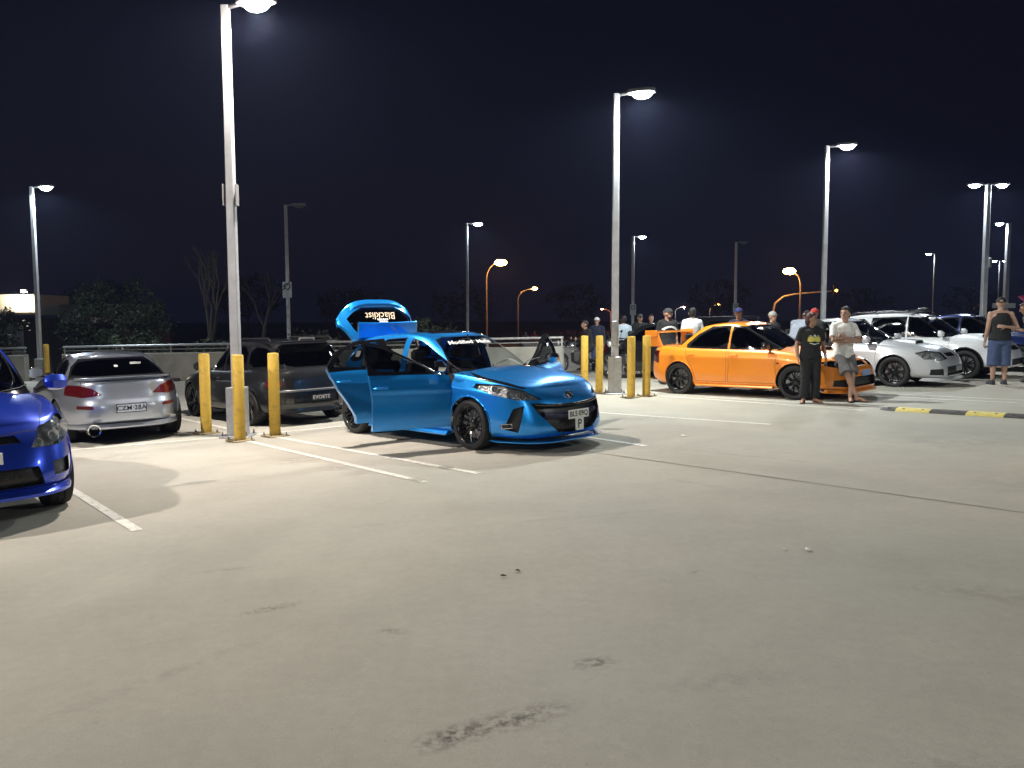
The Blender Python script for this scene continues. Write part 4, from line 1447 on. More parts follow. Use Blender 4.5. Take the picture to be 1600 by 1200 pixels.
# ---------------------------------------------------------------- deck, ground, markings
def zg(x):
    return SLOPE * x
def concrete():
    m, nt, b = nodes_of('deck_concrete')
    N, Lk = nt.nodes, nt.links
    tc = N.new('ShaderNodeTexCoord')
    def noise(scale, detail=5, rough=.55, dist=0.0):
        n = N.new('ShaderNodeTexNoise')
        n.inputs['Scale'].default_value = scale
        n.inputs['Detail'].default_value = detail
        n.inputs['Roughness'].default_value = rough
        n.inputs['Distortion'].default_value = dist
        Lk.new(tc.outputs['Object'], n.inputs['Vector'])
        return n.outputs['Fac']
    def mr(src, a, c, d, e):
        n = N.new('ShaderNodeMapRange')
        for i, v in enumerate((a, c, d, e)): n.inputs[i + 1].default_value = v
        Lk.new(src, n.inputs[0])
        return n.outputs[0]
    def mul(a, c):
        n = N.new('ShaderNodeMath')
        n.operation = 'MULTIPLY'
        Lk.new(a, n.inputs[0])
        if isinstance(c, float): n.inputs[1].default_value = c
        else: Lk.new(c, n.inputs[1])
        return n.outputs[0]
    f = mr(noise(.35, 4, .5, .6), .3, .7, .88, 1.07)
    f = mul(f, mr(noise(1.7, 6, .6), .3, .7, .94, 1.04))
    f = mul(f, mr(noise(14, 6, .7), .3, .7, .95, 1.05))
    f = mul(f, mr(noise(170, 3, .6), .25, .75, .87, 1.11))
    f = mul(f, mr(noise(.9, 8, .72, 1.5), .60, .78, 1.0, .90))
    f = mul(f, mr(noise(38, 2, .5), .74, .80, 1.0, .72))
    # scuffs and tyre rub marks: (x, y, half length, half width, turn, strength)
    for x, y, rx, ry, a, s, ns in ((-1.36, 4.45, .22, .07, .5, .42, 18), (.37, 3.62, .15, .08, .25, .62, 16), (-.02, 3.10, .36, .11, .45, .62, 12), (-.25, 2.98, .18, .1, .6, .65, 12), (-.63, 4.07, .13, .05, -.2, .4, 20), (1.13, 4.91, .1, .03, .5, .4, 20),
                               (-1.9, 5.2, .25, .05, .3, .25, 9), (2.6, 4.4, .6, .22, -.4, .18, 5), (3.9, 4.6, .35, .5, .2, .3, 4), (-.6, 2.5, .5, .15, .3, .22, 7), (.9, 3.4, .4, .1, .2, .15, 8), (7.6, 14.6, .9, .7, .3, .22, 2), (1.7, 7.6, .5, .06, -.8, .15, 6), (-2.6, 9.4, .5, .35, .8, .25, 5), (-1.9, 8.9, .3, .22, .2, .3, 7), (-4.9, 10.0, .6, .4, -.7, .22, 4), (1.9, 12.6, .7, .4, -.7, .2, 4), (2.6, 9.0, 1.6, .07, -.75, .14, 5), (2.9, 9.3, 1.5, .07, -.75, .12, 5), (.6, 6.4, 1.4, .08, .25, .12, 5), (-1.6, 3.6, .9, .06, .9, .16, 7), (5.2, 9.5, 1.2, .8, .3, .14, 2), (4.6, 7.2, .8, .5, 0, .12, 3), (-3.4, 4.6, .9, .5, .4, .12, 3), (1.6, 2.7, .5, .2, -.3, .16, 6), (-1.1, 6.3, .4, .05, .2, .15, 8)):
        mp = N.new('ShaderNodeMapping')
        mp.vector_type = 'TEXTURE'
        mp.inputs['Location'].default_value = (x, y, 0)
        mp.inputs['Rotation'].default_value = (0, 0, a)
        mp.inputs['Scale'].default_value = (rx, ry, 1)
        Lk.new(tc.outputs['Object'], mp.inputs['Vector'])
        sp = N.new('ShaderNodeSeparateXYZ')
        Lk.new(mp.outputs[0], sp.inputs[0])
        cx = N.new('ShaderNodeCombineXYZ')
        Lk.new(sp.outputs[0], cx.inputs[0])
        Lk.new(sp.outputs[1], cx.inputs[1])
        ln = N.new('ShaderNodeVectorMath')
        ln.operation = 'LENGTH'
        Lk.new(cx.outputs[0], ln.inputs[0])
        g = mr(ln.outputs['Value'], .15, 1.0, 1.0, 0.0)
        g = mul(g, mr(noise(ns * 1.8, 4, .7), .42, .6, 0.0, 1.0))
        g = mul(g, s)
        inv = N.new('ShaderNodeMath')
        inv.operation = 'SUBTRACT'
        inv.inputs[0].default_value = 1.0
        Lk.new(g, inv.inputs[1])
        f = mul(f, inv.outputs[0])
    mx = N.new('ShaderNodeMix')
    mx.data_type = 'RGBA'
    mx.inputs[6].default_value = (.405, .375, .318, 1)
    mx.inputs[7].default_value = (.37, .365, .325, 1)
    Lk.new(mr(noise(.22, 3), .35, .65, 0, 1), mx.inputs[0])
    sc = N.new('ShaderNodeVectorMath')
    sc.operation = 'SCALE'
    Lk.new(mx.outputs[2], sc.inputs[0])
    Lk.new(f, sc.inputs['Scale'])
    Lk.new(sc.outputs[0], b.inputs['Base Color'])
    b.inputs['Roughness'].default_value = .85
    b.inputs['Specular IOR Level'].default_value = .2
    bp = N.new('ShaderNodeBump')
    bp.inputs['Strength'].default_value = .25
    bp.inputs['Distance'].default_value = .006
    Lk.new(noise(90, 4, .7), bp.inputs['Height'])
    Lk.new(bp.outputs[0], b.inputs['Normal'])
    return m
def worn_paint(name, col, wear=.5, under=(.36, .34, .28), scale=22):
    m, nt, b = nodes_of(name)
    N, Lk = nt.nodes, nt.links
    tc = N.new('ShaderNodeTexCoord')
    n = N.new('ShaderNodeTexNoise')
    n.inputs['Scale'].default_value = scale
    n.inputs['Detail'].default_value = 7
    n.inputs['Roughness'].default_value = .75
    Lk.new(tc.outputs['Object'], n.inputs['Vector'])
    rp = N.new('ShaderNodeValToRGB')
    rp.color_ramp.elements[0].position = .48
    rp.color_ramp.elements[1].position = .63
    rp.color_ramp.elements[0].color = (*col, 1)
    rp.color_ramp.elements[1].color = (*[c * (1 - wear) + q * wear for c, q in zip(col, under)], 1)
    Lk.new(n.outputs['Fac'], rp.inputs[0])
    Lk.new(rp.outputs[0], b.inputs['Base Color'])
    b.inputs['Roughness'].default_value = .6
    return m
CONC = concrete()
g = Geo()
dk = [(-24, -14), (60, -14), (60, 60), (.5, 60), (1.4, 21.1), (-24, 29.0)]
g.add([(x, y, zg(x)) for x, y in dk] + [(x, y, zg(x) - .6) for x, y in dk], [tuple(range(6)), tuple(range(11, 5, -1))] + [(i, (i + 1) % 6, 6 + (i + 1) % 6, 6 + i) for i in range(6)])
deck = tag(g.build('parking_deck', CONC, smooth=0), 'pale concrete parking deck with worn white bay lines', None, None, 'structure')
g = Geo()
g.add([(-900, -200, -1.3), (900, -200, -1.3), (900, 1500, -1.3), (-900, 1500, -1.3)], [(0, 1, 2, 3)])
tag(g.build('ground', pbr('night_ground', (.03, .034, .026), .9, var=.4, vscale=.05), smooth=0), 'dark ground beyond the parking deck', None, None, 'structure')
LINE = worn_paint('line_paint', (.68, .66, .60), .85, scale=15)
def bay_line(x0, y0, x1, y1, w=.085, mat=None):
    d = Vector((x1 - x0, y1 - y0)).normalized()
    n = Vector((-d.y, d.x)) * (w / 2)
    g = Geo()
    g.add([(x, y, zg(x) + .004) for x, y in ((x0 + n.x, y0 + n.y), (x0 - n.x, y0 - n.y), (x1 - n.x, y1 - n.y), (x1 + n.x, y1 + n.y))], [(0, 1, 2, 3)])
    return g.build('parking_line', mat or LINE, deck, smooth=0)
for ln in ((-3.75, 11.27, -.87, 7.95), (-3.40, 11.55, -.35, 8.33), (-6.6, 10.4, -4.32, 11.56), (-7.6, 16.3, -4.17, 12.29), (-4.86, 8.56, -2.96, 6.3), (.2, 14.6, 3.67, 11.49), (.1, 11.95, 1.63, 9.84), (2.75, 16.3, 5.59, 12.81), (3.7, 15.55, 6.12, 13.17),
           (-4.32, 11.56, -1.9, 12.95), (2.5, 16.6, 6.2, 18.3), (6.2, 15.5, 8.3, 13.3), (6.8, 15.6, 8.9, 13.4), (9.4, 16.6, 11.0, 15.0), (-10.5, 18.6, -7.2, 15.0), (-2.0, 17.9, 1.0, 15.6), (-.6, 20.5, 1.6, 18.7)):
    bay_line(*ln)
g = Geo()
pts = []
r2 = random.Random(3)
for i in range(61):
    t = i / 60
    x, y = -4.0 + t * 11.0, 15.0 - t * 12.3
    pts.append((x, y, r2.uniform(.004, .0075)))
L_, R_ = [], []
for x, y, w in pts:
    L_.append((x + w * .745, y + w * .667, zg(x) + .005))
    R_.append((x - w * .745, y - w * .667, zg(x) + .005))
g.loft([L_, R_], caps=False, closed=False)
g.build('expansion_joint', pbr('joint_sealant', (.05, .045, .038), .9), deck, smooth=0)
# hatch scuffs across the two long lines
for bx, by in ((-1.02, 8.13), (-.78, 8.8)):
    for q in range(4):
        d = Vector((.66, -.75)) * (q * .05)
        g = Geo()
        x, y = bx + d.x, by + d.y
        g.add([(x + a, y + c, zg(x + a) + .008) for a, c in ((-.035, -.04), (-.025, -.048), (.045, .03), (.035, .038))], [(0, 1, 2, 3)])
        g.build('line_scuff', pbr('scuff_grey', (.12, .115, .1), .9), deck, smooth=0)
# litter
def scrap(x, y, s, mat, name, label, cat):
    r3 = random.Random(int(x * 100))
    g = Geo()
    n = 7
    ring = [(s * r3.uniform(.6, 1.1) * math.cos(a), s * .55 * r3.uniform(.6, 1.1) * math.sin(a), r3.uniform(.002, .014)) for a in [2 * math.pi * q / n for q in range(n)]]
    g.add(ring + [(p[0], p[1], p[2] + .003) for p in ring] + [(0, 0, .02)], [tuple(range(n - 1, -1, -1))] + [(i, (i + 1) % n, n + (i + 1) % n, n + i) for i in range(n)] + [(n + i, n + (i + 1) % n, 2 * n) for i in range(n)])
    tag(g.build(name, mat, loc=(x, y, zg(x) + .002), rot=(0, 0, x), smooth=0), label, cat)
PAPER = pbr('paper', (.75, .75, .72), .8)
LEAF_BROWN = pbr('dry_leaf', (.05, .035, .02), .8)
scrap(1.96, 5.29, .035, PAPER, 'paper_scrap', 'larger white paper scrap lying on the open concrete', 'litter')
scrap(1.81, 5.32, .018, PAPER, 'paper_scrap', 'smaller white paper scrap left of the larger scrap', 'litter')
scrap(2.25, 10.57, .055, PAPER, 'paper_scrap', 'white scrap in front of the orange car bay', 'litter')
scrap(.03, 5.0, .022, LEAF_BROWN, 'dry_leaf', 'right one of two dark leaves on the middle concrete', 'leaf')
scrap(-.06, 4.9, .02, LEAF_BROWN, 'dry_leaf', 'left one of two dark leaves on the middle concrete', 'leaf')

# ---------------------------------------------------------------- parapet and railing
WALLM = pbr('parapet_concrete', (.30, .30, .27), .85, var=.18, vscale=2.5, bump=.15, bscale=40)
GALV = pbr('galvanised_steel', (.42, .43, .44), .42, .6, var=.15, vscale=14)
def parapet(x0, y0, x1, y1, label, posts):
    d = Vector((x1 - x0, y1 - y0))
    ln = d.length
    rz = math.atan2(d.y, d.x)
    t = thing('parapet_wall', label, 'wall', (x0, y0, 0), rz)
    s = math.tan(math.atan(SLOPE)) * math.cos(rz)
    z0 = zg(x0)
    g = Geo()
    n = max(1, int(ln / 6))
    for i in range(n):
        a, b_ = ln * i / n + .006, ln * (i + 1) / n - .006
        gg = Geo()
        zz = [z0 + s * a, z0 + s * b_]
        gg.loft([[(x, y, zz[q] + z) for y, z in ((-.09, -.3), (-.09, .84), (-.075, .86), (.075, .86), (.09, .84), (.09, -.3))] for q, x in enumerate((a, b_))])
        gg.build('panel', WALLM, t)
    r = Geo()
    r.tube([(0, 0, z0 + 1.09), (ln, 0, z0 + s * ln + 1.09)], .035, 10)
    r.build('top_rail', GALV, t)
    r = Geo()
    r.tube([(0, 0, z0 + .97), (ln, 0, z0 + s * ln + .97)], .014, 8)
    r.build('mid_rail', GALV, t)
    for i in range(posts):
        x = ln * (i + .02) / (posts - 1 + .04)
        r = Geo()
        r.box((x, 0, z0 + s * x + .96), (.05, .012, .24))
        r.box((x, 0, z0 + s * x + .865), (.12, .1, .012))
        r.build('rail_post', GALV, t)
    return t
parapet(-14.4, 26.1, 1.34, 21.25, 'long low grey parapet with steel handrail behind the parked cars', 9)
parapet(-24, 29.1, -15.9, 26.6, 'short parapet with handrail at the far left past the gap', 4)
KERB = worn_paint('kerb_paint', (.5, .42, .12), .5)
for i in range(6):
    x = -13.2 + i * 2.35
    y = 25.4 - i * 2.35 * .308
    g = Geo()
    g.loft([[(q, yy, z) for yy, z in ((-.07, 0), (-.05, .1), (.05, .1), (.07, 0))] for q in (-.85, .85)])
    t = g.build('wheel_stop', pbr('stop_rubber', (.03, .03, .03), .8), loc=(x, y, zg(x)), rot=(0, -SLOPE, math.atan2(-.308, 1)))
    tag(t, 'black rubber wheel stop, %s from the left along the parapet' % ('first', 'second', 'third', 'fourth', 'fifth', 'sixth')[i], 'wheel stop', 'wheel stops along the parapet')

# ---------------------------------------------------------------- bollards
YEL = worn_paint('bollard_yellow', (.62, .40, .05), .35, (.16, .12, .06), 13)
PLATE_STEEL = pbr('base_plate_steel', (.33, .27, .15), .6, .3, var=.3, vscale=9)
BOLT = pbr('bolt_steel', (.22, .22, .22), .4, .8)
def make_bollard(x, y, label, h=1.2, rz=-.8):
    t = thing('bollard', label, 'bollard', (x, y, zg(x)), rz, 'yellow bollards round the lamp posts')
    g = Geo()
    g.lathe([(.078, .02), (.078, h - .012), (.07, h), (.001, h + .004)], 28)
    g.build('post', YEL, t)
    g = Geo()
    g.box((0, 0, .0105), (.30, .30, .019), bev=.004)
    g.build('base_plate', PLATE_STEEL, t)
    for sx in (-1, 1):
        for sy in (-1, 1):
            g = Geo()
            g.lathe([(.016, .02), (.016, .034), (.009, .034), (.009, .058), (.001, .058)], 6)
            g.build('bolt', BOLT, t, loc=(sx * .115, sy * .115, 0))
    return t
for x, y, l in ((-4.61, 12.15, 'yellow bollard left of the nearest lamp post'), (-3.80, 11.24, 'yellow bollard directly in front of the nearest lamp post'), (-3.42, 11.62, 'yellow bollard right of the nearest lamp post'),
                (1.56, 17.51, 'leftmost yellow bollard beside the middle lamp post, over the blue bonnet'), (1.84, 17.14, 'second yellow bollard, just left of the middle lamp post'), (2.33, 15.89, 'yellow bollard just right of the middle lamp post'), (2.66, 16.08, 'yellow bollard beside the tail of the orange sedan'),
                (-14.9, 26.0, 'yellow bollard in the gap of the far left parapet')):
    make_bollard(x, y, l)

# ---------------------------------------------------------------- lamp posts
LENSW = {}
POLE = pbr('pole_galvanised', (.46, .47, .49), .5, .35, var=.12, vscale=5)
HEAD = pbr('lamp_housing', (.30, .30, .31), .5, .3)
def lamp_head(post, at, yaw, col, power, lens_s, far=False, lit=True):
    """a shoebox head on a short arm with its bowl lens and its light"""
    o = empty('lamp_head', at, yaw, post)
    g = Geo()
    g.tube([(0, 0, 0), (.30, 0, .03)], .03, 8)
    g.build('arm', HEAD, o)
    g = Geo()
    g.loft([[(x, y * w, z) for y, z in ((-.15, .0), (-.13, .07), (.13, .07), (.15, .0))] for x, w in ((.24, .6), (.32, .95), (.62, 1.0), (.78, .7))])
    g.build('housing', HEAD, o)
    g = Geo()
    n = 20
    rings = []
    for q in range(5):
        a = q / 4 * math.pi / 2
        rings.append([(.53 + .20 * math.cos(a) * math.cos(u), .125 * math.cos(a) * math.sin(u), -.004 - .11 * math.sin(a)) for u in [2 * math.pi * j / n for j in range(n)]])
    g.loft(rings)
    key = 'lamp_glow_%s_%d' % ('%02d%02d%02d' % tuple(int(c * 99) for c in col), int(lens_s)) if lit else 'lamp_lens_off'
    m = emitter(key, col, lens_s) if lit else pbr('lamp_lens_off', (.2, .2, .2), .3)
    g.build('lens', m, o)
    if lit:
        ld = bpy.data.lights.new('lamp_light', 'SPOT')
        ld.energy = power * LAMP_POWER
        ld.color = col
        ld.spot_size = R(168)
        ld.spot_blend = .35
        ld.shadow_soft_size = .11
        lo_ = bpy.data.objects.new('lamp_light', ld)
        COL.objects.link(lo_)
        lo_.parent = o
        lo_.location = (.53, 0, -.135)
    return o
def lamp_post(x, y, h, label, heads, w=.13, box=None, sign=None, base=.7, z=None, plates=False):
    z = zg(x) if z is None else z
    t = thing('lamp_post', label, 'lamp post', (x, y, z), 0, 'lamp posts of the car park')
    g = Geo()
    g.loft([[(sx * a, sy * a, q) for sx, sy in ((-1, -.8), (-.8, -1), (.8, -1), (1, -.8), (1, .8), (.8, 1), (-.8, 1), (-1, .8))] for q, a in ((0, w / 2), (h * .5, w / 2 * .93), (h, w / 2 * .82))])
    g.build('pole', POLE, t)
    if base:
        g = Geo()
        g.box((0, 0, base / 2 + .02), (.25, .25, base), bev=.008)
        g.build('base_box', GALV, t)
        g = Geo()
        g.box((0, 0, .0125), (.42, .42, .025), bev=.005)
        g.build('base_plate', GALV, t)
        for sx in (-1, 1):
            for sy in (-1, 1):
                g = Geo()
                g.lathe([(.02, .025), (.02, .045), (.011, .045), (.011, .085), (.001, .085)], 6)
                g.build('bolt', BOLT, t, loc=(sx * .17, sy * .17, 0))
    if box:
        g = Geo()
        g.box((box[0], -w / 2 - .04, box[1]), (box[2], .09, box[3]), bev=.01)
        g.build('junction_box', GALV, t)
    if plates:
        for s in (-1, 1):
            g = Geo()
            g.box((s * (w / 2 + .028), -.02, plates), (.012, .12, .30), bev=.003)
            g.box((s * (w / 2 + .01), 0, plates), (.03, .03, .1))
            g.build('sign_plate', pbr('sign_back', (.3, .3, .3), .5, .5), t)
    if sign:
        g = Geo()
        g.box((0, -w / 2 - .012, sign), (.36, .008, .62), bev=.002)
        o = g.build('sign_plate', pbr('sign_pale', (.42, .43, .42), .5), t)
        g = Geo()
        ring = [(.11 * math.cos(a), -w / 2 - .02, sign + .13 + .11 * math.sin(a)) for a in [2 * math.pi * q / 20 for q in range(21)]]
        g.tube(ring, .022, 6)
        g.build('sign_ring', pbr('sign_dark', (.05, .05, .05), .5), o)
    for yaw, col, power, s, lit in heads:
        lamp_head(t, (0, 0, h - .03), yaw, col, power, s, lit=lit)
    return t
WARM, COOL, NEUT = (1.0, .91, .82), (.80, .92, 1.0), (.95, .98, 1.0)
GREEN = (.94, 1.0, .95)
lamp_post(-3.98, 11.71, 6.05, 'nearest tall lamp post, its lit head cut by the top of the frame', [(R(-20), WARM, 2200, 260, True)], plates=3.45)
lamp_post(2.12, 16.77, 6.06, 'tall lit lamp post between the blue hatchback and the orange sedan', [(R(-20), GREEN, 2300, 260, True)], w=.145, box=(-.03, 1.25, .1, .5), base=.75)
lamp_post(9.02, 23.65, 6.29, 'tall lit lamp post behind the silver sedan', [(R(-20), NEUT, 2300, 220, True)])
lamp_post(-15.53, 26.72, 6.29, 'lit lamp post at the far left beside the parapet gap', [(R(-10), COOL, 1200, 160, True)])
lamp_post(-8.8, 32.1, 6.29 + 1.1, 'unlit lamp post with a sign behind the dark wagon', [(R(0), COOL, 0, 0, False)], sign=4.1, z=-1.3)
lamp_post(-2.16, 39.7, 6.3 + 1.25, 'lit lamp post rising behind the blue hatchback roof', [(R(0), COOL, 700, 120, True)], z=-1.3)
lamp_post(7.15, 48.3, 6.3, 'slim lit lamp post with a sign right of the middle lamp post', [(R(0), COOL, 700, 120, True)], sign=2.0, w=.17)
lamp_post(18.33, 31.74, 6.3, 'lamp post with two lit heads at the right', [(R(0), COOL, 700, 120, True), (R(180), COOL, 700, 120, True)], w=.2, box=(.1, 3.3, .09, .35))
P8 = lamp_post(28.1, 46.5, 6.3, 'lamp post with one head and a name board at the right edge', [(R(180), COOL, 700, 100, True)], w=.25)
g = Geo()
g.box((-.2, -.2, 1.65), (1.3, .03, .26), bev=.005)
g.build('name_board', pbr('sign_white', (.6, .6, .6), .5), P8)
lamp_post(36.2, 70.2, 6.3, 'distant lamp post with one lit head in the dark sky', [(R(180), COOL, 400, 90, True)], w=.1, base=0)
lamp_post(50, 84, 6.3, 'farthest lamp post with two lit heads by the right edge', [(R(180), COOL, 400, 90, True), (R(0), COOL, 400, 90, True)], w=.1, base=0)
lamp_post(14.8, 54.1, 6.3, 'unlit lamp post in the dark behind the orange sedan', [(R(0), COOL, 0, 0, False)], sign=2.0, w=.17)
lamp_post(-10.2, 6.4, 6.05, 'lamp post of the same row standing off to the left', [(R(-20), WARM, 3000, 260, True)])
lamp_post(13.6, 6.2, 6.1, 'lamp post of the next row standing off to the right', [(R(160), GREEN, 1350, 260, True)])
lamp_post(-2.5, -7.5, 6.1, 'unseen lamp post added behind the viewer as fill light', [(R(70), GREEN, 1600, 260, True)])  # unseen post, added to fill the foreground and the near car sides
SODIUM = (1.0, .38, .08)
def street_lamp(x, y, h, label, side=1, reach=1.6, power=500, s=60, r=.09, z=-1.3, col=SODIUM):
    t = thing('street_lamp', label, 'street lamp', (x - side * reach, y, z), 0, 'street lamps along the road')
    hh = h - z
    g = Geo()
    path = [(0, 0, 0), (0, 0, hh * .55), (0, 0, hh * .8)] + [(side * reach * (1 - math.cos(a)) * .95, 0, hh * .8 + (hh * .2 - .05) * math.sin(a)) for a in [R(20), R(45), R(68), R(90)]]
    g.tube(path, [r, r * .8, r * .65, r * .6, r * .55, r * .5, r * .5], 8)
    g.build('pole', POLE, t)
    g = Geo()
    g.loft([[(side * (reach + a), yy * w, hh - .03 + zz) for yy, zz in ((-.14, .0), (-.1, .1), (.1, .1), (.14, .0))] for a, w in ((-.25, .6), (0, 1), (.35, .9), (.5, .5))])
    hd = g.build('housing', HEAD, t)
    g = Geo()
    g.ell((side * (reach + .12), 0, hh - .05), tuple((2.6 if s > 100 else 1.2) * q for q in (.26, .16, .13)), 14, 8)
    g.build('lens', emitter('sodium_glow_%d' % int(s) if col == SODIUM else 'white_glow_%d' % int(s), col, s), hd)
    ld = bpy.data.lights.new('lamp_light', 'POINT')
    ld.energy = power
    ld.color = col
    ld.shadow_soft_size = .15
    lo_ = bpy.data.objects.new('lamp_light', ld)
    COL.objects.link(lo_)
    lo_.parent = t
    lo_.location = (side * (reach + .12), 0, hh - .35)
    return t
street_lamp(-1.35, 91.3, 8.0, 'tallest orange street lamp glowing above the blue hatchback', 1, 1.5, 900, 160, .13)
street_lamp(2.33, 88, 5.0, 'small orange street lamp on a curved arm over the parapet', 1, 1.7, 300, 60, .10)
street_lamp(29.5, 86.7, 6.65, 'bright orange street lamp behind the traffic signal', -1, 1.1, 400, 160, .14)
street_lamp(22, 198, 4.2, 'tiny reddish street lamp left of the middle lamp post', -1, 2.0, 900, 60, .15, col=(1.0, .25, .12))
street_lamp(42, 200, 4.6, 'tiny white street lamp above the man in black', 1, 2, 900, 60, .15, col=(1, .9, .8))
street_lamp(50.5, 200, 5.2, 'tiny orange street lamp above the orange sedan roof', 1, 2, 900, 50, .15)
street_lamp(115, 200, 4.9, 'tiny orange street lamp beside the double lamp post', 1, 2, 900, 50, .15)

# traffic signal on a mast arm
t = thing('traffic_signal', 'traffic signal with amber lamp on a mast arm over the road', 'traffic light', (29.0, 90, -1.3))
g = Geo()
g.tube([(-.2, 0, 0), (-.2, 0, 3.6), (.0, 0, 4.6), (.9, 0, 5.35), (2.2, 0, 5.6), (6.2, 0, 5.9)], [.14, .12, .11, .1, .09, .08], 8)
g.build('mast', POLE, t)
g = Geo()
g.box((6.6, -.05, 5.95), (.55, .2, 1.35), bev=.08)
b1 = g.build('backboard', BLACK, t)
for i, (z, m) in enumerate(((6.35, pbr('signal_off_red', (.06, .005, .005), .3)), (5.95, emitter('signal_amber', (1.0, .55, .05), 25)), (5.55, pbr('signal_off_green', (.004, .03, .01), .3)))):
    g = Geo()
    g.lathe([(.001, -.02), (.12, 0), (.15, .02)], 18, 0, 'Y')
    g.lathe([(.16, -.02), (.17, -.25), (.155, -.25), (.15, -.02)], 18, 1, 'Y')
    g.build('signal_lamp', [m, BLACK], b1, loc=(6.6, -.17, z))

# ---------------------------------------------------------------- speed hump
t = thing('speed_hump', 'black and yellow rubber speed hump on the open concrete at right', 'speed hump', (5.89, 12.94, zg(5.89)), 0)
d = Vector((7.3 - 5.89, 11.52 - 12.94)).normalized()
t.rotation_euler = (Matrix.Rotation(-math.atan(SLOPE), 3, 'Y') @ Matrix.Rotation(math.atan2(d.y, d.x), 3, 'Z')).to_euler()
HY = pbr('hump_yellow', (.60, .50, .14), .65, var=.15, vscale=10)
HB = pbr('hump_black', (.06, .058, .055), .75, var=.3, vscale=10)
x = 0.0
for i in range(10):
    w = .28 if i == 0 else .5
    prof = [(-.17, .002), (-.155, .018), (-.08, .045), (0, .052), (.08, .045), (.155, .018), (.17, .002)]
    ys = (x + .002, x + w - .002)
    g = Geo()
    if i == 0:
        g.loft([[(xx, yy * s, z * s + .001) for yy, z in prof] for xx, s in ((ys[0], .25), (ys[0] + .06, .6), (ys[0] + .15, .9), (ys[1], 1))])
    else:
        g.loft([[(xx, yy, z) for yy, z in prof] for xx in ys])
    seg = g.build('hump_segment', HY if i % 2 else HB, t)
    for q in ((.22, .78) if i else (.6,)):
        for sy in (-.09,):
            g = Geo()
            g.lathe([(.001, .046), (.018, .047), (.022, .043)], 10)
            g.build('bolt_hole', GAP, seg, loc=(x + w * q, sy, .0))
    x += w

# ---------------------------------------------------------------- low building, trees
t = thing('low_building', 'low dark building with a floodlit cream fascia at the left edge', 'building', (-25.6, 42, -1.0))
g = Geo()
g.box((-3, 3, 1.4), (9.6, 6, 2.8), 0)
g.build('wall', pbr('dark_render', (.05, .048, .045), .8, var=.2, vscale=1), t)
g = Geo()
g.box((-3.0, .6, 3.45), (9.4, 3, 1.05), 0, bev=.03)
g.build('fascia', pbr('cream_render', (.55, .52, .42), .8, var=.1, vscale=2), t)
g = Geo()
g.box((3.9, 2.5, 3.0), (4.2, 3, 1.0), 0, bev=.03)
g.build('side_fascia', pbr('grey_render', (.22, .21, .19), .8, var=.25, vscale=2.5), t)
g = Geo()
g.box((3.9, 3.2, 1.2), (4.2, 3, 2.4), 0)
g.build('side_wall', pbr('dark_render', (.05, .05, .05)), t)
g = Geo()
g.box((-.05, -.06, 1.6), (.95, .08, 1.9), 0, bev=.02)
g.build('door_panel', pbr('panel_white', (.5, .5, .5), .5), t)
g = Geo()
g.box((-1.2, -1.0, 3.0), (6.0, .3, .14), bev=.02)
g.build('awning_edge', BLACK, t)
g = Geo()
g.box((1.3, -1.25, 4.15), (.3, .16, .12), bev=.02)
o = g.build('floodlight', HEAD, t)
g = Geo()
g.box((1.3, -1.25, 4.07), (.24, .12, .03))
g.build('lens', emitter('flood_glow', (1.0, .92, .75), 40), o)
ld = bpy.data.lights.new('lamp_light', 'POINT')
ld.energy = 220
ld.color = (1, .9, .72)
ld.shadow_soft_size = .08
lo_ = bpy.data.objects.new('lamp_light', ld)
COL.objects.link(lo_)
lo_.parent = o
lo_.location = (1.0, -1.6, 3.95)

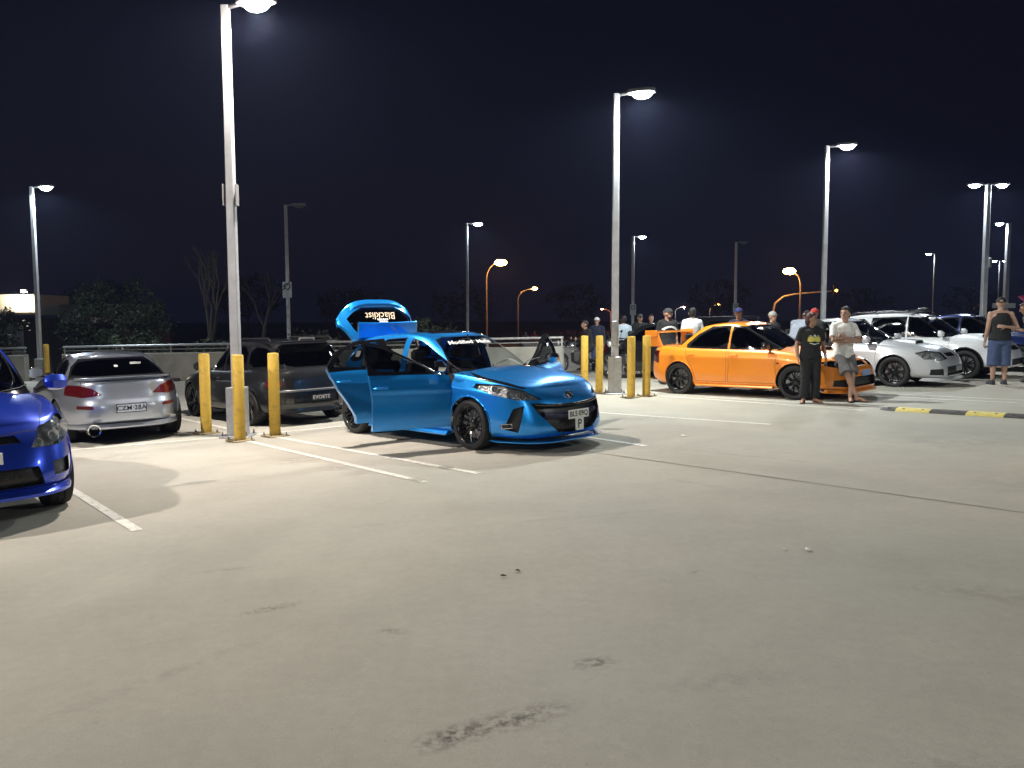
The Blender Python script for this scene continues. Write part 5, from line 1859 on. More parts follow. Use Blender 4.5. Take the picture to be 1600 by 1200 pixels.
LEAF = pbr('leaf_green', (.035, .05, .022), .6, var=.5, vscale=3)
BARK = pbr('bark', (.035, .026, .02), .9, var=.3, vscale=10, bump=.3, bscale=30)
def branches(g, p, d, ln, r, depth, rn, tips):
    q = p + d * ln
    mid = p + d * ln * .5 + Vector((rn.uniform(-1, 1), rn.uniform(-1, 1), 0)) * ln * .05
    g.tube([p, mid, q], [r, r * .85, r * .7], 6)
    if depth == 0:
        tips.append(q)
        return
    for i in range(rn.choice((2, 2, 3))):
        nd = (d + Vector((rn.uniform(-1, 1), rn.uniform(-1, 1), rn.uniform(-.1, .5))) * .55).normalized()
        branches(g, q, nd, ln * rn.uniform(.6, .85), r * .62, depth - 1, rn, tips)
def tree(x, y, h, crown, label, seed, bare=False, z=-1.3, leaves=5000, name='tree', cat='tree', group=None):
    rn = random.Random(seed)
    t = thing(name, label, cat, (x, y, z), 0, group)
    g = Geo()
    tips = []
    branches(g, Vector((0, 0, 0)), Vector((rn.uniform(-.08, .08), rn.uniform(-.05, .05), 1)).normalized(), h * (.30 if not bare else .32), h * .018, 4 if bare else 3, rn, tips)
    g.build('trunk', BARK, t)
    if not bare:
        cx, cy, cz = crown
        c0 = Vector((0, 0, h - cz * .95))
        cl = []
        while len(cl) < 70:
            v = Vector((rn.uniform(-1, 1), rn.uniform(-1, 1), rn.uniform(-1, 1)))
            if .35 < v.length < 1: cl.append((c0 + Vector((v.x * cx, v.y * cy, v.z * cz)), rn.uniform(.16, .34) * min(cx, cz)))
        g = Geo()
        vs, fs = [], []
        for i in range(leaves):
            c, r = cl[i % len(cl)]
            v = Vector((rn.gauss(0, 1), rn.gauss(0, 1), rn.gauss(0, 1))).normalized() * r * rn.uniform(.4, 1.1)
            p = c + v
            a = Vector((rn.gauss(0, 1), rn.gauss(0, 1), rn.gauss(0, 1))).normalized()
            bb = a.cross(Vector((rn.gauss(0, 1), rn.gauss(0, 1), rn.gauss(0, 1)))).normalized()
            s = rn.uniform(.05, .11) * max(1.0, cx / 2)
            n = len(vs)
            vs += [p - a * s, p + bb * s * .45, p + a * s, p - bb * s * .45]
            fs.append((n, n + 1, n + 2, n + 3))
        g.add(vs, fs)
        g.build('crown', LEAF, t, smooth=0)
    return t
tree(-17.5, 36, 4.6, (2.2, 2.0, 1.9), 'round leafy tree right of the low building', 1, leaves=7000)
tree(-24.5, 38, 3.6, (1.6, 1.5, 1.2), 'dark shrub in front of the low building', 2, leaves=3500)
tree(-11.6, 31.5, 6.2, None, 'bare forked tree behind the parapet, left of the nearest lamp post', 3, bare=True)
tree(-9.2, 30.2, 5.0, None, 'thin bare tree right of the nearest lamp post', 14, bare=True)
tree(-21.5, 33.0, 6.4, None, 'bare slanting tree over the far left building', 5, bare=True)
for i, (px, py, h, c, l) in enumerate(((-7.2, 29.3, 2.4, (1.3, 1.0, 1.0), 'bush behind the parapet above the dark wagon roof'), (-2.9, 27.2, 2.9, (1.1, .9, 1.1), 'bush behind the parapet right of the raised tailgate'), (-10.4, 28.2, 2.3, (1.0, .8, .8), 'bush with pale lit leaves beside the nearest lamp post'), (-14.0, 30, 2.2, (1.4, 1, .8), 'bush behind the silver coupe and its parapet'))):
    tree(px, py, h, c, l, 20 + i, leaves=2600, name='bush', cat='bush', group='bushes behind the parapet')
# the road beyond, its line of dark trees
for i, (px, py, h) in enumerate(((-60, 120, 9), (-42, 130, 10), (-25, 125, 8), (-8, 140, 9), (12, 150, 9), (38, 150, 10), (60, 140, 8), (85, 150, 9))):
    tree(px, py, h, (6, 4, 3.4), 'dark tree beyond the road, %s from the left' % ('first', 'second', 'third', 'fourth', 'fifth', 'sixth', 'seventh', 'eighth')[i], 40 + i, leaves=1800, name='tree', group='dark trees beyond the road')
# ---------------------------------------------------------------- people
def remeshed(g, name, mat, parent, voxel, smooth=4, noise=0.0, seed=0):
    o = g.build(name, mat, parent, smooth=0)
    m = o.modifiers.new('r', 'REMESH')
    m.mode = 'VOXEL'
    m.voxel_size = voxel
    m.use_smooth_shade = True
    s = o.modifiers.new('s', 'SMOOTH')
    s.factor = .5
    s.iterations = smooth
    apply_mods(o)
    if noise:
        rn = random.Random(seed)
        from mathutils import noise as mn
        nv = len(o.data.vertices)
        co = np.empty(nv * 3)
        no = np.empty(nv * 3)
        o.data.vertices.foreach_get('co', co)
        o.data.vertices.foreach_get('normal', no)
        co, no = co.reshape(-1, 3), no.reshape(-1, 3)
        am = np.array([mn.noise((p[0] * 9 + seed, p[1] * 9, p[2] * 4)) for p in co.tolist()]) * noise
        co += no * am[:, None]
        o.data.vertices.foreach_set('co', co.ravel())
        o.data.update()
    o.data.polygons.foreach_set('use_smooth', [True] * len(o.data.polygons))
    return o
def ering(c, rx, ry, n=14, M=None):
    out = []
    for k_ in range(n):
        a = 2 * math.pi * k_ / n
        v = Vector((rx * math.cos(a), ry * math.sin(a), 0))
        if M is not None: v = M @ v
        out.append(Vector(c) + v)
    return out
def limb(g, pts, rad, n=10):
    P = [Vector(p) for p in pts]
    # densify with rounded ends
    g.tube(P, rad, n)
    g.ell(P[0], (rad[0],) * 3, 10, 6)
    g.ell(P[-1], (rad[-1],) * 3, 10, 6)
SKIN = {c: pbr('skin_' + c, v, .5, var=.1, vscale=14) for c, v in dict(light=(.42, .25, .18), tan=(.34, .19, .125), brown=(.20, .105, .065)).items()}
def cloth(name, col):
    return pbr('cloth_' + name, col, .85, var=.16, vscale=18, bump=.6, bscale=16)
def hand(g, wrist, d, pn, s=1.0, curl=.5, side=1):
    """palm and five fingers; d points along the hand, pn out of the palm"""
    d, pn = Vector(d).normalized(), Vector(pn).normalized()
    w = d.cross(pn).normalized() * side
    pn = w.cross(d).normalized() * side
    M = Matrix((w, pn, d)).transposed()
    c = Vector(wrist) + d * .045 * s
    g.ell(c, (.040 * s, .016 * s, .052 * s), 12, 8, M=M)
    for i, (off, ln) in enumerate(((-.03, .062), (-.01, .074), (.011, .07), (.03, .055))):
        p = Vector(wrist) + d * .085 * s + w * off * s
        q = p + (d * math.cos(curl * .6) + pn * math.sin(curl * .6)) * ln * .5 * s
        r = q + (d * math.cos(curl * 1.5) + pn * math.sin(curl * 1.5)) * ln * .5 * s
        limb(g, [p - d * .02, q, r], [.0095 * s, .009 * s, .0078 * s], 6)
    p = Vector(wrist) + d * .025 * s - w * .03 * s
    q = p + (d * .6 - w * .7 + pn * .3).normalized() * .035 * s
    r = q + (d * .9 - w * .2 + pn * .3).normalized() * .03 * s
    limb(g, [p, q, r], [.013 * s, .011 * s, .009 * s], 6)
BASE = dict(pelvis=(0, 0, .93), chest=(.0, 0, 1.30), neck=(-.005, 0, 1.46), head=(.015, 0, 1.615),
            lsh=(0, .185, 1.405), rsh=(0, -.185, 1.405), lel=(-.03, .235, 1.12), rel=(-.03, -.235, 1.12), lwr=(.04, .235, .88), rwr=(.04, -.235, .88),
            lhip=(0, .09, .90), rhip=(0, -.09, .90), lkn=(.02, .10, .50), rkn=(.02, -.10, .50), lan=(-.02, .11, .085), ran=(-.02, -.11, .085), lto=(.14, .13, .03), rto=(.14, -.13, .03))
def person(label, loc, heading, height=1.75, pose=None, skin='tan', top=('tee', 'black'), bottom=('long', 'black'), head_yaw=0.0, head_pitch=0.0,
           hair=(.02, .012, .008), hairlen=0, cap=None, capdir=0.0, shoes=('thong', (.03, .03, .03)), build=1.0, hi=True, z=None, hands=None, beard=False, group='people in the car park'):
    J = {k_: Vector(v) for k_, v in {**BASE, **(pose or {})}.items()}
    s = height / 1.75
    t = thing('person', label, 'person', (loc[0], loc[1], zg(loc[0]) if z is None else z), heading, group)
    t.scale = (s, s, s)
    vox = .0085 if hi else .014
    sk = SKIN[skin]
    bw = build
    g = Geo()
    # torso
    pel, ch, nk, hd = J['pelvis'], J['chest'], J['neck'], J['head']
    def torso(gg, e=0.0, z0=-.10, top_=True, hem=0.0):
        R_ = []
        ax = (J['lsh'] - J['rsh'])
        yaw = math.atan2(-ax.x, ax.y)
        M = Matrix.Rotation(yaw, 3, 'Z')
        for f, rx, ry in ((z0, .115 + hem, .165 + hem), (0.0, .118 + hem * .6, .17 + hem * .5), (.3, .102 + hem * .3, .148 + hem * .3), (.6, .108, .158), (1.0, .12, .178), (1.25, .105, .17), (1.36, .075, .12)):
            if f <= 1: c = pel + (ch - pel) * f
            else: c = ch + (nk - ch) * (f - 1) / .42
            kk = 1.0 if (top_ or f < 1) else (.96 if f == 1.0 else .78)
            R_.append(ering(c, rx * bw + e, ry * bw * kk + e, 18, M))
        if top_: R_.append(ering(ch + (nk - ch) * .98, .055 + e, .06 + e, 18, M))
        gg.loft(R_)
        if top_:
            for a in 'lr':
                gg.tube([nk + Vector((-.01, 0, -.01)), nk + (J[a + 'sh'] - nk) * .55 + Vector((0, 0, .012)), J[a + 'sh'] + Vector((0, 0, -.002))], [.05 + e * .6, .052 + e * .6, .05 + e * .6], 10)
    torso(g)
    HM = Matrix.Rotation(head_yaw, 3, 'Z') @ Matrix.Rotation(head_pitch, 3, 'Y')
    limb(g, [ch + (nk - ch) * .7, nk, hd + HM @ Vector((-.015, 0, -.06))], [.062, .055, .055], 12)
    def H(x, y, z_): return hd + HM @ Vector((x, y, z_))
    g.ell(H(-.008, 0, .025), (.095, .077, .105), 18, 12, M=HM)
    g.ell(H(.025, 0, -.05), (.062, .058, .068), 14, 10, M=HM)
    g.ell(H(.05, 0, -.095), (.03, .03, .022), 10, 6, M=HM)
    limb(g, [H(.082, 0, .025), H(.103, 0, -.018)], [.011, .016], 8)
    for sy in (1, -1):
        g.ell(H(-.005, sy * .078, -.005), (.022, .010, .034), 8, 6, M=HM)
    g.ell(H(.08, 0, -.055), (.012, .024, .008), 8, 6, M=HM)
    for a in 'lr':
        sy = 1 if a == 'l' else -1
        sh, el, wr_ = J[a + 'sh'], J[a + 'el'], J[a + 'wr']
        g.ell(sh, (.058 * bw, .055 * bw, .06 * bw), 12, 8)
        limb(g, [sh, sh + (el - sh) * .4, el, el + (wr_ - el) * .35, wr_], [.052 * bw, .047 * bw, .037 * bw, .038 * bw, .026], 10)
        d = (wr_ - el).normalized()
        hd_ = (hands or {}).get(a)
        if hi:
            if hd_: hand(g, wr_, hd_[0], hd_[1], 1.0, hd_[2], sy)
            else: hand(g, wr_, d, Vector((.2, -sy, 0)), 1.0, .55, sy)
        else:
            g.ell(wr_ + d * .08, (.03, .03, .07), 8, 6)
        hp, kn, an, to = J[a + 'hip'], J[a + 'kn'], J[a + 'an'], J[a + 'to']
        limb(g, [hp, hp + (kn - hp) * .45, kn, kn + (an - kn) * .3, an], [.085 * bw, .074 * bw, .052, .054 * bw, .034], 12)
        hl = an + (an - to).normalized() * .03
        hl.z = max(.028, an.z - .06)
        md = an + (to - an) * .5
        md.z = to.z + .028
        limb(g, [an, hl], [.034, .028], 8)
        limb(g, [hl, md, to], [.028, .035, .028], 8)
        if hi:
            fd = (to - an)
            fd.z = 0
            fd.normalize()
            fw = Vector((-fd.y, fd.x, 0))
            for i in range(5):
                q = to + fw * (.027 - i * .013) * (-1 if a == 'l' else 1)
                limb(g, [q, q + fd * (.045 - i * .006)], [.012 - i * .001, .0095 - i * .0008], 6)
    remeshed(g, 'body', sk, t, vox, 3)
    # face
    if hi:
        for sy in (1, -1):
            g = Geo()
            g.ell(H(.078, sy * .03, .012), (.008, .013, .006), 8, 6, M=HM)
            g.build('eye', pbr('eye_dark', (.02, .015, .012), .25), t)
            g = Geo()
            g.tube([H(.084, sy * .014, .032), H(.083, sy * .032, .037), H(.07, sy * .05, .03)], [.004, .005, .003], 6)
            g.build('eyebrow', pbr('hair_%d' % int(hair[0] * 1000), hair, .6), t)
        g = Geo()
        g.ell(H(.0865, 0, -.057), (.006, .022, .005), 8, 6, M=HM)
        g.build('mouth', pbr('lip', (.22, .09, .075), .5), t)
    hm = pbr('hair_%d' % int(hair[0] * 1000), hair, .6, bump=.5, bscale=80)
    if beard:
        g = Geo()
        g.ell(H(.03, 0, -.078), (.06, .058, .052), 12, 8, M=HM)
        g.build('beard', hm, t)
    if hair and not (cap and not hairlen):
        g = Geo()
        g.ell(H(-.022, 0, .045), (.092, .084, .098), 16, 10, M=HM)
        g.ell(H(-.04, 0, .0), (.07, .081, .09), 14, 8, M=HM)
        g.ell(H(.03, 0, .098), (.055, .062, .034), 12, 8, M=HM)
        if hairlen:
            g.ell(H(-.07, 0, -.03), (.06, .075, .11), 14, 8, M=HM)
        remeshed(g, 'hair', hm, t, .012, 2, .006, 3)
    if cap:
        cm = pbr('cap_%d_%d_%d' % tuple(int(c * 100) for c in cap), cap, .8)
        g = Geo()
        CM = HM @ Matrix.Rotation(capdir, 3, 'Z')
        rings = []
        for q in range(7):
            a = q / 6 * math.pi / 2
            rings.append([H(0, 0, .035) + CM @ Vector((-.01 + .108 * math.cos(a) * math.cos(u), .09 * math.cos(a) * math.sin(u), .105 * math.sin(a))) for u in [2 * math.pi * j / 20 for j in range(20)]])
        g.loft(rings)
        g.loft([[H(0, 0, .04) + CM @ Vector((x, y, zz)) for x, y in ((.07, -.075), (.12, -.065), (.165, -.03), (.172, 0), (.165, .03), (.12, .065), (.07, .075))] for zz in (0, .008)])
        g.build('cap', cm, t)
    # upper clothing
    kind, cname = top[0], top[1]
    tm = top[2]
    g = Geo()
    if kind != 'none':
        torso(g, .016, -.13 if kind != 'tank' else -.1, kind != 'tank', .024)
        if kind in ('tee', 'shirt'):
            for a in 'lr':
                sh, el = J[a + 'sh'], J[a + 'el']
                g.ell(sh, (.064 * bw, .06 * bw, .064 * bw), 12, 8)
                e2 = sh + (el - sh) * .72
                limb_g = [sh, sh + (el - sh) * .4, e2]
                g.tube(limb_g, [.060 * bw, .062 * bw, .064 * bw], 12)
        elif kind == 'long':
            for a in 'lr':
                sh, el, wr_ = J[a + 'sh'], J[a + 'el'], J[a + 'wr']
                limb(g, [sh, el, el + (wr_ - el) * .95], [.068 * bw, .055 * bw, .042], 12)
        elif kind == 'tank':
            for a in 'lr':
                sy = 1 if a == 'l' else -1
                g.tube([ch + Vector((.0, sy * .11, .0)), ch + Vector((-.0, sy * .10, .12))], [.06, .03], 8)
        remeshed(g, {'tee': 't_shirt', 'shirt': 'shirt', 'long': 'jumper', 'tank': 'tank_top'}[kind], tm, t, .011 if hi else .016, 4, .005 if hi else 0, 5)
    # lower clothing
    kind, cname, bm_ = bottom
    g = Geo()
    M = None
    g.loft([ering(pel + Vector((0, 0, .06)), .098 * bw, .148 * bw, 16), ering(pel, .116 * bw, .166 * bw, 16), ering(pel + Vector((0, 0, -.1)), .125 * bw, .17 * bw, 16), ering(pel + Vector((0, 0, -.16)), .09, .12, 16)])
    for a in 'lr':
        hp, kn, an = J[a + 'hip'], J[a + 'kn'], J[a + 'an']
        if kind == 'long':
            e_ = an + (kn - an) * .06
            limb(g, [hp, hp + (kn - hp) * .5, kn], [.105 * bw, .095 * bw, .08 * bw], 14)
            g.tube([kn, kn + (an - kn) * .5, e_], [.08 * bw, .078 * bw, .08 * bw], 14)
        else:
            f = 1.0 if kind == 'shorts' else 1.35
            if f <= 1:
                g.tube([hp, hp + (kn - hp) * .5, hp + (kn - hp) * .93], [.108 * bw, .108 * bw, .112 * bw], 14)
            else:
                g.tube([hp, hp + (kn - hp) * .5, kn, kn + (an - kn) * .3], [.108 * bw, .11 * bw, .105 * bw, .10 * bw], 14)
            g.ell(hp, (.105 * bw,) * 3, 10, 8)
    remeshed(g, 'trousers' if kind == 'long' else 'shorts', bm_, t, .012 if hi else .016, 3, .009 if hi else 0, 9)
    if shoes:
        for a in 'lr':
            an, to = J[a + 'an'], J[a + 'to']
            fd = (to - an)
            fd.z = 0
            fd.normalize()
            yaw = math.atan2(fd.y, fd.x)
            g = Geo()
            c = an + (to - an) * .42
            zz = min(an.z - .085, to.z - .03)
            sm = pbr('shoe_%d_%d' % (int(shoes[1][0] * 100), int(shoes[1][2] * 100)), shoes[1], .7)
            M = Matrix.Rotation(yaw, 3, 'Z')
            if shoes[0] == 'thong':
                sole = [(-.12, -.03), (-.05, -.038), (.08, -.046), (.13, -.03), (.145, 0), (.13, .03), (.08, .046), (-.05, .038), (-.12, .03)]
                g.prism(sole, 0.002, .016, 0, Matrix.Translation((c.x, c.y, zz)) @ M.to_4x4())
                for sy in (1, -1):
                    g.tube([Vector((c.x, c.y, zz)) + M @ Vector((.07, 0, .03)), Vector((c.x, c.y, zz)) + M @ Vector((.03, sy * .03, .062)), Vector((c.x, c.y, zz)) + M @ Vector((-.03, sy * .042, .015))], .006, 6)
                g.build('sandal', sm, t)
            else:
                g.loft([[Vector((c.x, c.y, zz)) + M @ Vector((x, y * w, zc_ + .002)) for y, zc_ in ((-.045, 0), (-.05, .03), (-.03, h_), (.03, h_), (.05, .03), (.045, 0))] for x, w, h_ in ((-.13, .7, .07), (-.1, .85, .10), (-.03, .9, .11), (.05, 1, .075), (.13, .95, .055), (.17, .6, .04))])
                g.build('shoe', sm, t)
    return t, J
BLK = cloth('black', (.012, .012, .013))
WHT = cloth('white', (.62, .63, .66))
CREAM = cloth('cream', (.78, .765, .74))
GRY = cloth('grey', (.16, .15, .155))
DENIM = cloth('denim', (.06, .09, .19))
PALEDENIM = cloth('pale_denim', (.22, .30, .45))
BLUGREY = cloth('blue_grey', (.26, .29, .36))
KHAKI = cloth('khaki', (.06, .07, .055))
NAVYC = cloth('navy', (.015, .02, .05))
REDC = cloth('red', (.35, .03, .03))
SKYC = cloth('sky', (.45, .55, .65))

# woman in black beside the orange car
w_, J = person('person in black t-shirt with yellow print and long black trousers beside the orange sedan', (5.18, 14.10), R(-88), 1.57,
    pose=dict(pelvis=(-.02, 0, .92), lwr=(.05, .27, .90), rwr=(.04, -.27, .90), lel=(-.05, .26, 1.13), rel=(-.05, -.26, 1.13), lto=(.12, .17, .03), rto=(.12, -.2, .03)),
    skin='tan', top=('tee', 'black', BLK), bottom=('long', 'black', BLK), head_yaw=R(58), head_pitch=R(-4), hair=(.05, .014, .016), hairlen=1, build=1.12, shoes=('thong', (.12, .09, .08)))
YELP = pbr('print_yellow', (.62, .55, .12), .7)
PALEP = pbr('print_pale', (.6, .62, .55), .7)
def chest_print(parent, shapes, body_x=.155):
    for nm, mat, polys in shapes:
        for poly in polys:
            g = Geo()
            vs = [(body_x - abs(y) ** 2 * 1.6 + (.012 if z < 1.2 else 0), y, z) for y, z in poly]
            n = len(vs)
            g.add(vs + [(v[0] + .003, v[1], v[2]) for v in vs], [tuple(range(n)), tuple(range(2 * n - 1, n - 1, -1))] + [(i, (i + 1) % n, n + (i + 1) % n, n + i) for i in range(n)])
            g.build(nm, mat, parent, smooth=0)
chest_print(w_, [('shirt_print', YELP, [[(-.125, 1.20), (-.12, 1.27), (-.06, 1.30), (0, 1.275), (0, 1.205), (-.06, 1.19)], [(.125, 1.20), (.12, 1.27), (.06, 1.30), (0, 1.275), (0, 1.205), (.06, 1.19)]]),
                 ('shirt_print', PALEP, [[(-.03, 1.30), (0, 1.335), (.035, 1.31), (.02, 1.285)], [(-.10, 1.165), (-.085, 1.175), (0, 1.155), (.085, 1.175), (.10, 1.165), (0, 1.135)], [(-.115, 1.295), (-.06, 1.325), (-.07, 1.30)], [(.115, 1.295), (.06, 1.325), (.07, 1.30)]])], .166)
g = Geo()
ring = [Vector((.05, .272, .925)) + Vector((.034 * math.cos(a), .03 * math.sin(a), .006 * math.sin(a))) for a in [2 * math.pi * q / 16 for q in range(17)]]
g.tube(ring, .011, 6)
g.build('watch', pbr('watch_pale', (.6, .6, .6), .4), w_)

# man leaning back with crossed arms
m_, J = person('man in cream shirt and grey shorts leaning on the orange bonnet with crossed arms', (5.92, 14.12), R(-86), 1.76,
    pose=dict(pelvis=(-.34, 0, .80), chest=(-.36, 0, 1.19), neck=(-.34, 0, 1.36), head=(-.31, 0, 1.515), lsh=(-.36, .185, 1.30), rsh=(-.36, -.185, 1.30),
              lel=(-.24, .25, 1.05), rel=(-.24, -.25, 1.05), lwr=(-.14, -.06, 1.11), rwr=(-.155, .08, 1.04),
              lhip=(-.33, .09, .78), rhip=(-.33, -.09, .78), lkn=(-.10, .05, .46), rkn=(-.06, -.06, .46), lan=(.0, -.03, .085), ran=(.02, .08, .085), lto=(.14, -.08, .03), rto=(.16, .16, .03)),
    hands=dict(l=((.05, -1, .25), (-1, 0, 0), .8), r=((.02, 1, .1), (-1, 0, 0), .8)), skin='light', top=('shirt', 'cream', CREAM), bottom=('shorts', 'grey', GRY), head_yaw=R(-52), hair=(.022, .015, .01), beard=False, shoes=('thong', (.05, .045, .04)))
# man in tank top, back to the camera
person('man in black singlet, blue shorts and backward cap, seen from behind', (9.95, 16.6), R(75), 1.78,
    pose=dict(rel=(-.06, -.30, 1.13), rwr=(-.16, -.05, 1.16), lwr=(.03, .26, .86)), hands=dict(r=((0, 1, .1), (1, 0, 0), .5)),
    skin='light', top=('tank', 'black', BLK), bottom=('long_shorts', 'denim', DENIM), head_yaw=R(-15), cap=(.012, .012, .013), capdir=math.pi, hair=(.02, .012, .008), shoes=('shoe', (.04, .04, .045)), build=1.08)
person('person in khaki top and pale denim shorts, cut off by the right edge', (10.85, 16.9), R(150), 1.72,
    pose=dict(pelvis=(-.05, 0, .92), chest=(.08, 0, 1.26), neck=(.14, 0, 1.41), head=(.19, 0, 1.55), lsh=(.09, .185, 1.36), rsh=(.09, -.185, 1.36), lel=(.16, .22, 1.08), lwr=(.34, .12, 1.12), rel=(.16, -.22, 1.08), rwr=(.34, -.12, 1.12)),
    skin='tan', top=('tee', 'khaki', KHAKI), bottom=('long_shorts', 'pale', PALEDENIM), head_pitch=R(20), hair=(.06, .02, .02), shoes=('shoe', (.03, .03, .03)))
# behind the orange car
p1, J = person('bearded man in black t-shirt with white arched print behind the orange rear wing', (3.60, 18.9), R(-75), 1.76, skin='light', top=('tee', 'black', BLK), bottom=('long', 'black', BLK), head_yaw=R(60), cap=(.03, .03, .035), capdir=math.pi, beard=True, hair=(.06, .03, .02), shoes=('shoe', (.03, .03, .03)), build=1.1)
ar = []
for q in range(7):
    a0, a1 = R(150 - q * 20 + 8), R(150 - (q + 1) * 20 + 10)
    ar.append([(.15 * math.cos(a) * r_, 1.21 + .09 * math.sin(a) * r_) for a, r_ in ((a0, 1.0), (a1, 1.0), (a1, 1.45), (a0, 1.45))])
chest_print(p1, [('shirt_print', DECALWHITE, ar)], .172)
person('man in white t-shirt seen from behind past the orange rear wing', (4.22, 19.1), R(100), 1.76, skin='tan', top=('tee', 'white', WHT), bottom=('shorts', 'grey', GRY), hair=(.012, .01, .008), shoes=('shoe', (.3, .3, .3)), build=1.15, head_yaw=R(-20))
person('person in dark clothes and blue cap behind the orange roof', (5.06, 18.2), R(-120), 1.72, skin='tan', top=('tee', 'navy', NAVYC), bottom=('long', 'black', BLK), cap=(.02, .025, .12), hi=False, shoes=('shoe', (.03, .03, .03)))
person('person with patterned grey headscarf behind the orange windscreen', (5.65, 17.7), R(-60), 1.62, skin='light', top=('long', 'black', BLK), bottom=('long', 'black', BLK), cap=(.3, .3, .28), hi=False, shoes=('shoe', (.03, .03, .03)))
person('man in grey-blue t-shirt and black cap leaning forward behind the orange bonnet', (6.02, 17.35), R(30), 1.78, skin='tan', top=('tee', 'bluegrey', BLUGREY), bottom=('long', 'black', BLK), cap=(.012, .012, .014), capdir=math.pi,
    pose=dict(chest=(.16, 0, 1.24), neck=(.27, 0, 1.36), head=(.36, 0, 1.46), lsh=(.18, .185, 1.33), rsh=(.18, -.185, 1.33), lel=(.24, .23, 1.05), rel=(.24, -.23, 1.05), lwr=(.42, .16, .96), rwr=(.42, -.16, .96)), hi=False, shoes=('shoe', (.03, .03, .03)), build=1.1)
person('person in red cap between the woman and the leaning man', (6.42, 17.3), R(-140), 1.66, skin='light', top=('tee', 'black', BLK), bottom=('long', 'black', BLK), cap=(.40, .04, .03), hi=False, shoes=('shoe', (.03, .03, .03)))
# by the motorcycles
person('person in white cap and dark jumper standing at the motorcycles', (2.52, 24.2), R(-110), 1.60, skin='light', top=('long', 'navy', NAVYC), bottom=('long', 'denim', DENIM), cap=(.7, .7, .7), hi=False, shoes=('shoe', (.03, .03, .03)))
SIT = dict(pelvis=(0, 0, .80), chest=(.06, 0, 1.12), neck=(.1, 0, 1.27), head=(.14, 0, 1.41), lsh=(.06, .185, 1.22), rsh=(.06, -.185, 1.22), lel=(.18, .22, .98), rel=(.18, -.22, .98), lwr=(.40, .2, 1.0), rwr=(.40, -.2, 1.0),
           lhip=(0, .12, .78), rhip=(0, -.12, .78), lkn=(.28, .20, .52), rkn=(.28, -.20, .52), lan=(.08, .2, .18), ran=(.08, -.2, .18), lto=(.22, .2, .13), rto=(.22, -.2, .13))
person('rider in dark jacket sitting on the left motorcycle', (2.18, 23.0), R(-165), 1.72, pose=SIT, skin='tan', top=('long', 'black', BLK), bottom=('long', 'black', BLK), hair=(.02, .012, .008), hi=False, shoes=('shoe', (.03, .03, .03)))
person('person in pale blue shirt just right of the middle lamp post', (3.05, 22.3), R(100), 1.62, skin='tan', top=('tee', 'sky', SKYC), bottom=('long', 'denim', DENIM), hair=(.012, .01, .008), hi=False, shoes=('shoe', (.03, .03, .03)))
person('person in black top and black cap between the two right bollards', (3.75, 23.9), R(-80), 1.66, skin='tan', top=('tee', 'black', BLK), bottom=('long', 'black', BLK), cap=(.05, .05, .05), hi=False, shoes=('shoe', (.03, .03, .03)))
person('person in black with folded arms behind the rightmost bollard', (4.15, 24.3), R(-100), 1.64, skin='light', top=('tee', 'black', BLK), bottom=('long', 'black', BLK), hair=(.02, .012, .008), hi=False, shoes=('shoe', (.03, .03, .03)),
    pose=dict(lel=(.10, .24, 1.14), rel=(.10, -.24, 1.14), lwr=(.17, -.04, 1.18), rwr=(.16, .06, 1.12)))
person('tiny person in grey beyond the parapet, left of a pair', (1.0, 60), R(-90), 1.75, skin='light', top=('tee', 'grey', GRY), bottom=('long', 'black', BLK), hair=(.02, .012, .008), hi=False, z=-1.0, shoes=('shoe', (.03, .03, .03)))
person('tiny person in red beyond the parapet, right of a pair', (1.65, 60), R(-90), 1.8, skin='light', top=('tee', 'red', REDC), bottom=('long', 'black', BLK), hair=(.02, .012, .008), hi=False, z=-1.0, shoes=('shoe', (.03, .03, .03)))

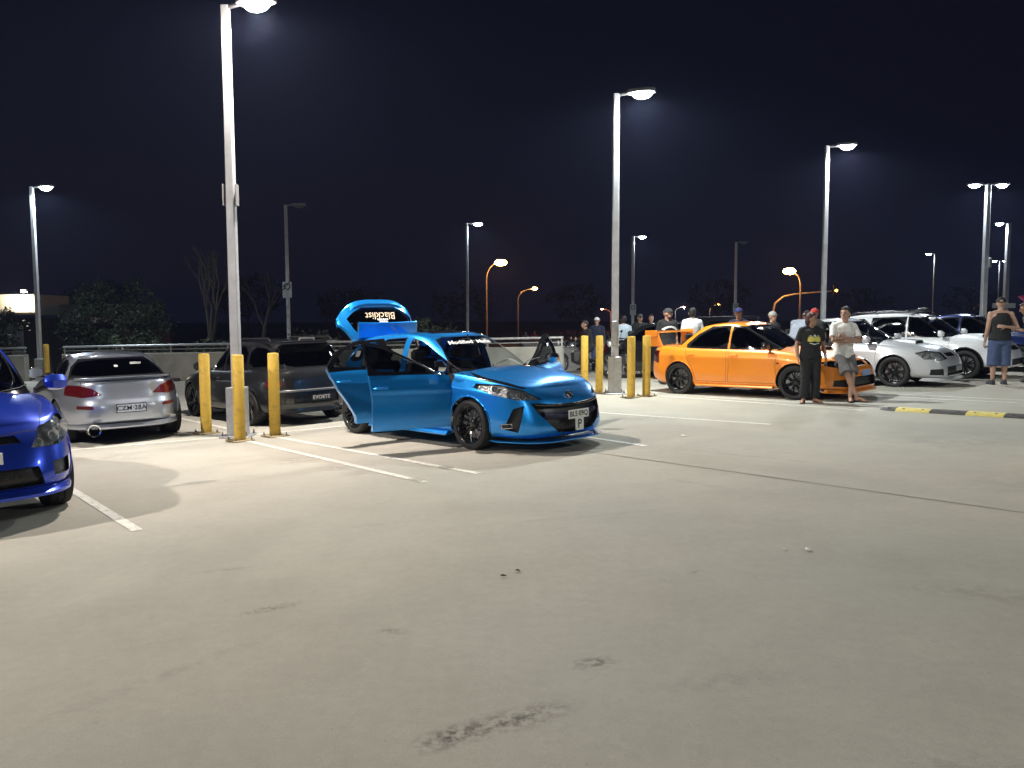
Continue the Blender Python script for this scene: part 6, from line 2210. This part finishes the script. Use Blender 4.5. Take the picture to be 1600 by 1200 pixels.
# ---------------------------------------------------------------- motorcycles
def motorcycle(x, y, rz, label, tank):
    t = thing('motorcycle', label, 'motorcycle', (x, y, zg(x)), rz, 'motorcycles')
    lean = Matrix.Rotation(R(9), 3, 'X')
    t.rotation_euler = (Matrix.Rotation(rz, 3, 'Z') @ lean).to_euler()
    t.location.z = zg(x) + .01
    for xx in (.70, -.70):
        g = Geo()
        g.lathe([(.25, -.05), (.29, -.055), (.31, -.03), (.315, 0), (.31, .03), (.29, .055), (.25, .05)], 32, 0, 'Y')
        g.lathe([(.25, -.03), (.235, -.02), (.235, .02), (.25, .03)], 32, 1, 'Y')
        for k_ in range(6):
            a = k_ * math.pi / 3
            g.tube([(0, 0, 0), (.24 * math.cos(a), 0, .24 * math.sin(a))], [.02, .012], 6, 1)
        g.lathe([(.09, .05), (.15, .05), (.15, .056), (.09, .056)], 20, 2, 'Y')
        g.build('wheel', [RUBBER, RIMSILVER, DISC], t, loc=(xx, 0, .315))
    g = Geo()
    for sy in (1, -1):
        g.tube([(.70, sy * .09, .315), (.50, sy * .09, .86)], .025, 8)
        g.tube([(-.70, sy * .1, .315), (-.15, sy * .09, .42)], .025, 6)
        g.tube([(.45, sy * .06, .82), (.0, sy * .13, .72), (-.2, sy * .12, .45)], .025, 6)
    g.build('frame', BLACK, t)
    g = Geo()
    g.loft([[(xx, yy * w, z0 + zz * h) for yy, zz in ((-1, 0), (-.9, .7), (-.4, 1), (.4, 1), (.9, .7), (1, 0))] for xx, w, z0, h in ((.42, .07, .76, .16), (.3, .14, .74, .24), (.05, .15, .72, .22), (-.15, .10, .72, .12))])
    g.build('tank', tank, t)
    g = Geo()
    g.loft([[(xx, yy * w, z0 + zz) for yy, zz in ((-1, 0), (-.8, .07), (.8, .07), (1, 0))] for xx, w, z0 in ((-.1, .11, .74), (-.4, .14, .74), (-.7, .12, .84), (-.88, .06, .92))])
    g.build('seat', TRIMCLOTH, t)
    g = Geo()
    g.box((.05, 0, .48), (.42, .3, .36), bev=.05)
    g.box((-.02, 0, .34), (.36, .24, .16), bev=.04)
    g.build('engine', pbr('engine_grey', (.12, .12, .12), .4, .6), t)
    g = Geo()
    g.tube([(.42, .34, .98), (.46, .12, 1.0), (.46, -.12, 1.0), (.42, -.34, .98)], .016, 8)
    for sy in (1, -1):
        g.tube([(.44, sy * .2, 1.0), (.46, sy * .28, 1.14)], .008, 6)
        g.ell((.46, sy * .29, 1.17), (.015, .06, .035), 10, 6)
    g.build('handlebar', BLACK, t)
    g = Geo()
    g.ell((.60, 0, .88), (.10, .10, .10), 14, 10)
    o = g.build('headlight', tank, t)
    g = Geo()
    g.ell((.645, 0, .88), (.06, .085, .085), 14, 10)
    g.build('lens', REFLECTOR, o)
    g = Geo()
    g.loft([[(.70 + (r_) * math.cos(a), yy, .315 + r_ * math.sin(a)) for yy, r_ in ((-.06, .33), (0, .35), (.06, .33))] for a in [R(q) for q in range(30, 161, 13)]], closed=False, caps=False)
    g.build('front_mudguard', tank, t)
    g = Geo()
    g.tube([(.2, -.14, .35), (-.2, -.17, .30), (-.5, -.18, .38), (-.85, -.19, .46)], [.025, .03, .05, .055], 10)
    g.build('exhaust', CHROME, t)
    g = Geo()
    g.tube([(-.05, .1, .3), (-.12, .3, .0)], .012, 6)
    g.build('side_stand', BLACK, t)
motorcycle(1.98, 23.0, R(-165), 'left dark motorcycle with silver wheels, a rider on it', P_BLACK)
motorcycle(3.15, 21.2, R(-150), 'dark motorcycle just right of the middle lamp post', P_GREY)

# foil balloon at the right edge
t = thing('foil_balloon', 'pink star-shaped foil balloon at the right edge of the frame', 'balloon', (10.82, 17.1, 1.98))
g = Geo()
out = []
for q in range(10):
    a = R(90 + q * 36 + 8)
    r_ = .24 if q % 2 == 0 else .12
    out.append((r_ * math.cos(a), r_ * math.sin(a)))
n = 10
for sg in (-1, 1):
    pass
ring0 = [(x, 0, y) for x, y in out]
ring1 = [(x * .6, -.06, y * .6) for x, y in out]
ring2 = [(x * .6, .06, y * .6) for x, y in out]
g.add(ring0 + ring1 + ring2 + [(0, -.08, 0), (0, .08, 0)], [(i, (i + 1) % n, n + (i + 1) % n, n + i) for i in range(n)] + [(i, (i + 1) % n, 2 * n + (i + 1) % n, 2 * n + i) for i in range(n)] + [(n + i, n + (i + 1) % n, 3 * n) for i in range(n)] + [(2 * n + i, 2 * n + (i + 1) % n, 3 * n + 1) for i in range(n)])
g.build('balloon', pbr('foil_pink', (.55, .12, .28), .18, .8), t)
g = Geo()
g.tube([(0, 0, -.12), (.03, 0, -.4), (.02, 0, -.85)], .003, 6)
g.build('ribbon', DECALWHITE, t)
# ---------------------------------------------------------------- night air
if HAZE > 0:
    g = Geo()
    g.box((20, 150, 6.2), (700, 420, 16.0))
    hz = tag(g.build('haze', None, smooth=0), 'thin night haze lit by the lamps', None, None, 'stuff')
    hz.data.materials.clear()
    m = bpy.data.materials.new('haze_air')
    m.use_nodes = True
    nt = m.node_tree
    nt.nodes.clear()
    o = nt.nodes.new('ShaderNodeOutputMaterial')
    v = nt.nodes.new('ShaderNodeVolumePrincipled')
    v.inputs['Color'].default_value = (.45, .55, 1.0, 1)
    v.inputs['Density'].default_value = HAZE
    v.inputs['Anisotropy'].default_value = .5
    nt.links.new(v.outputs[0], o.inputs['Volume'])
    hz.data.materials.append(m)
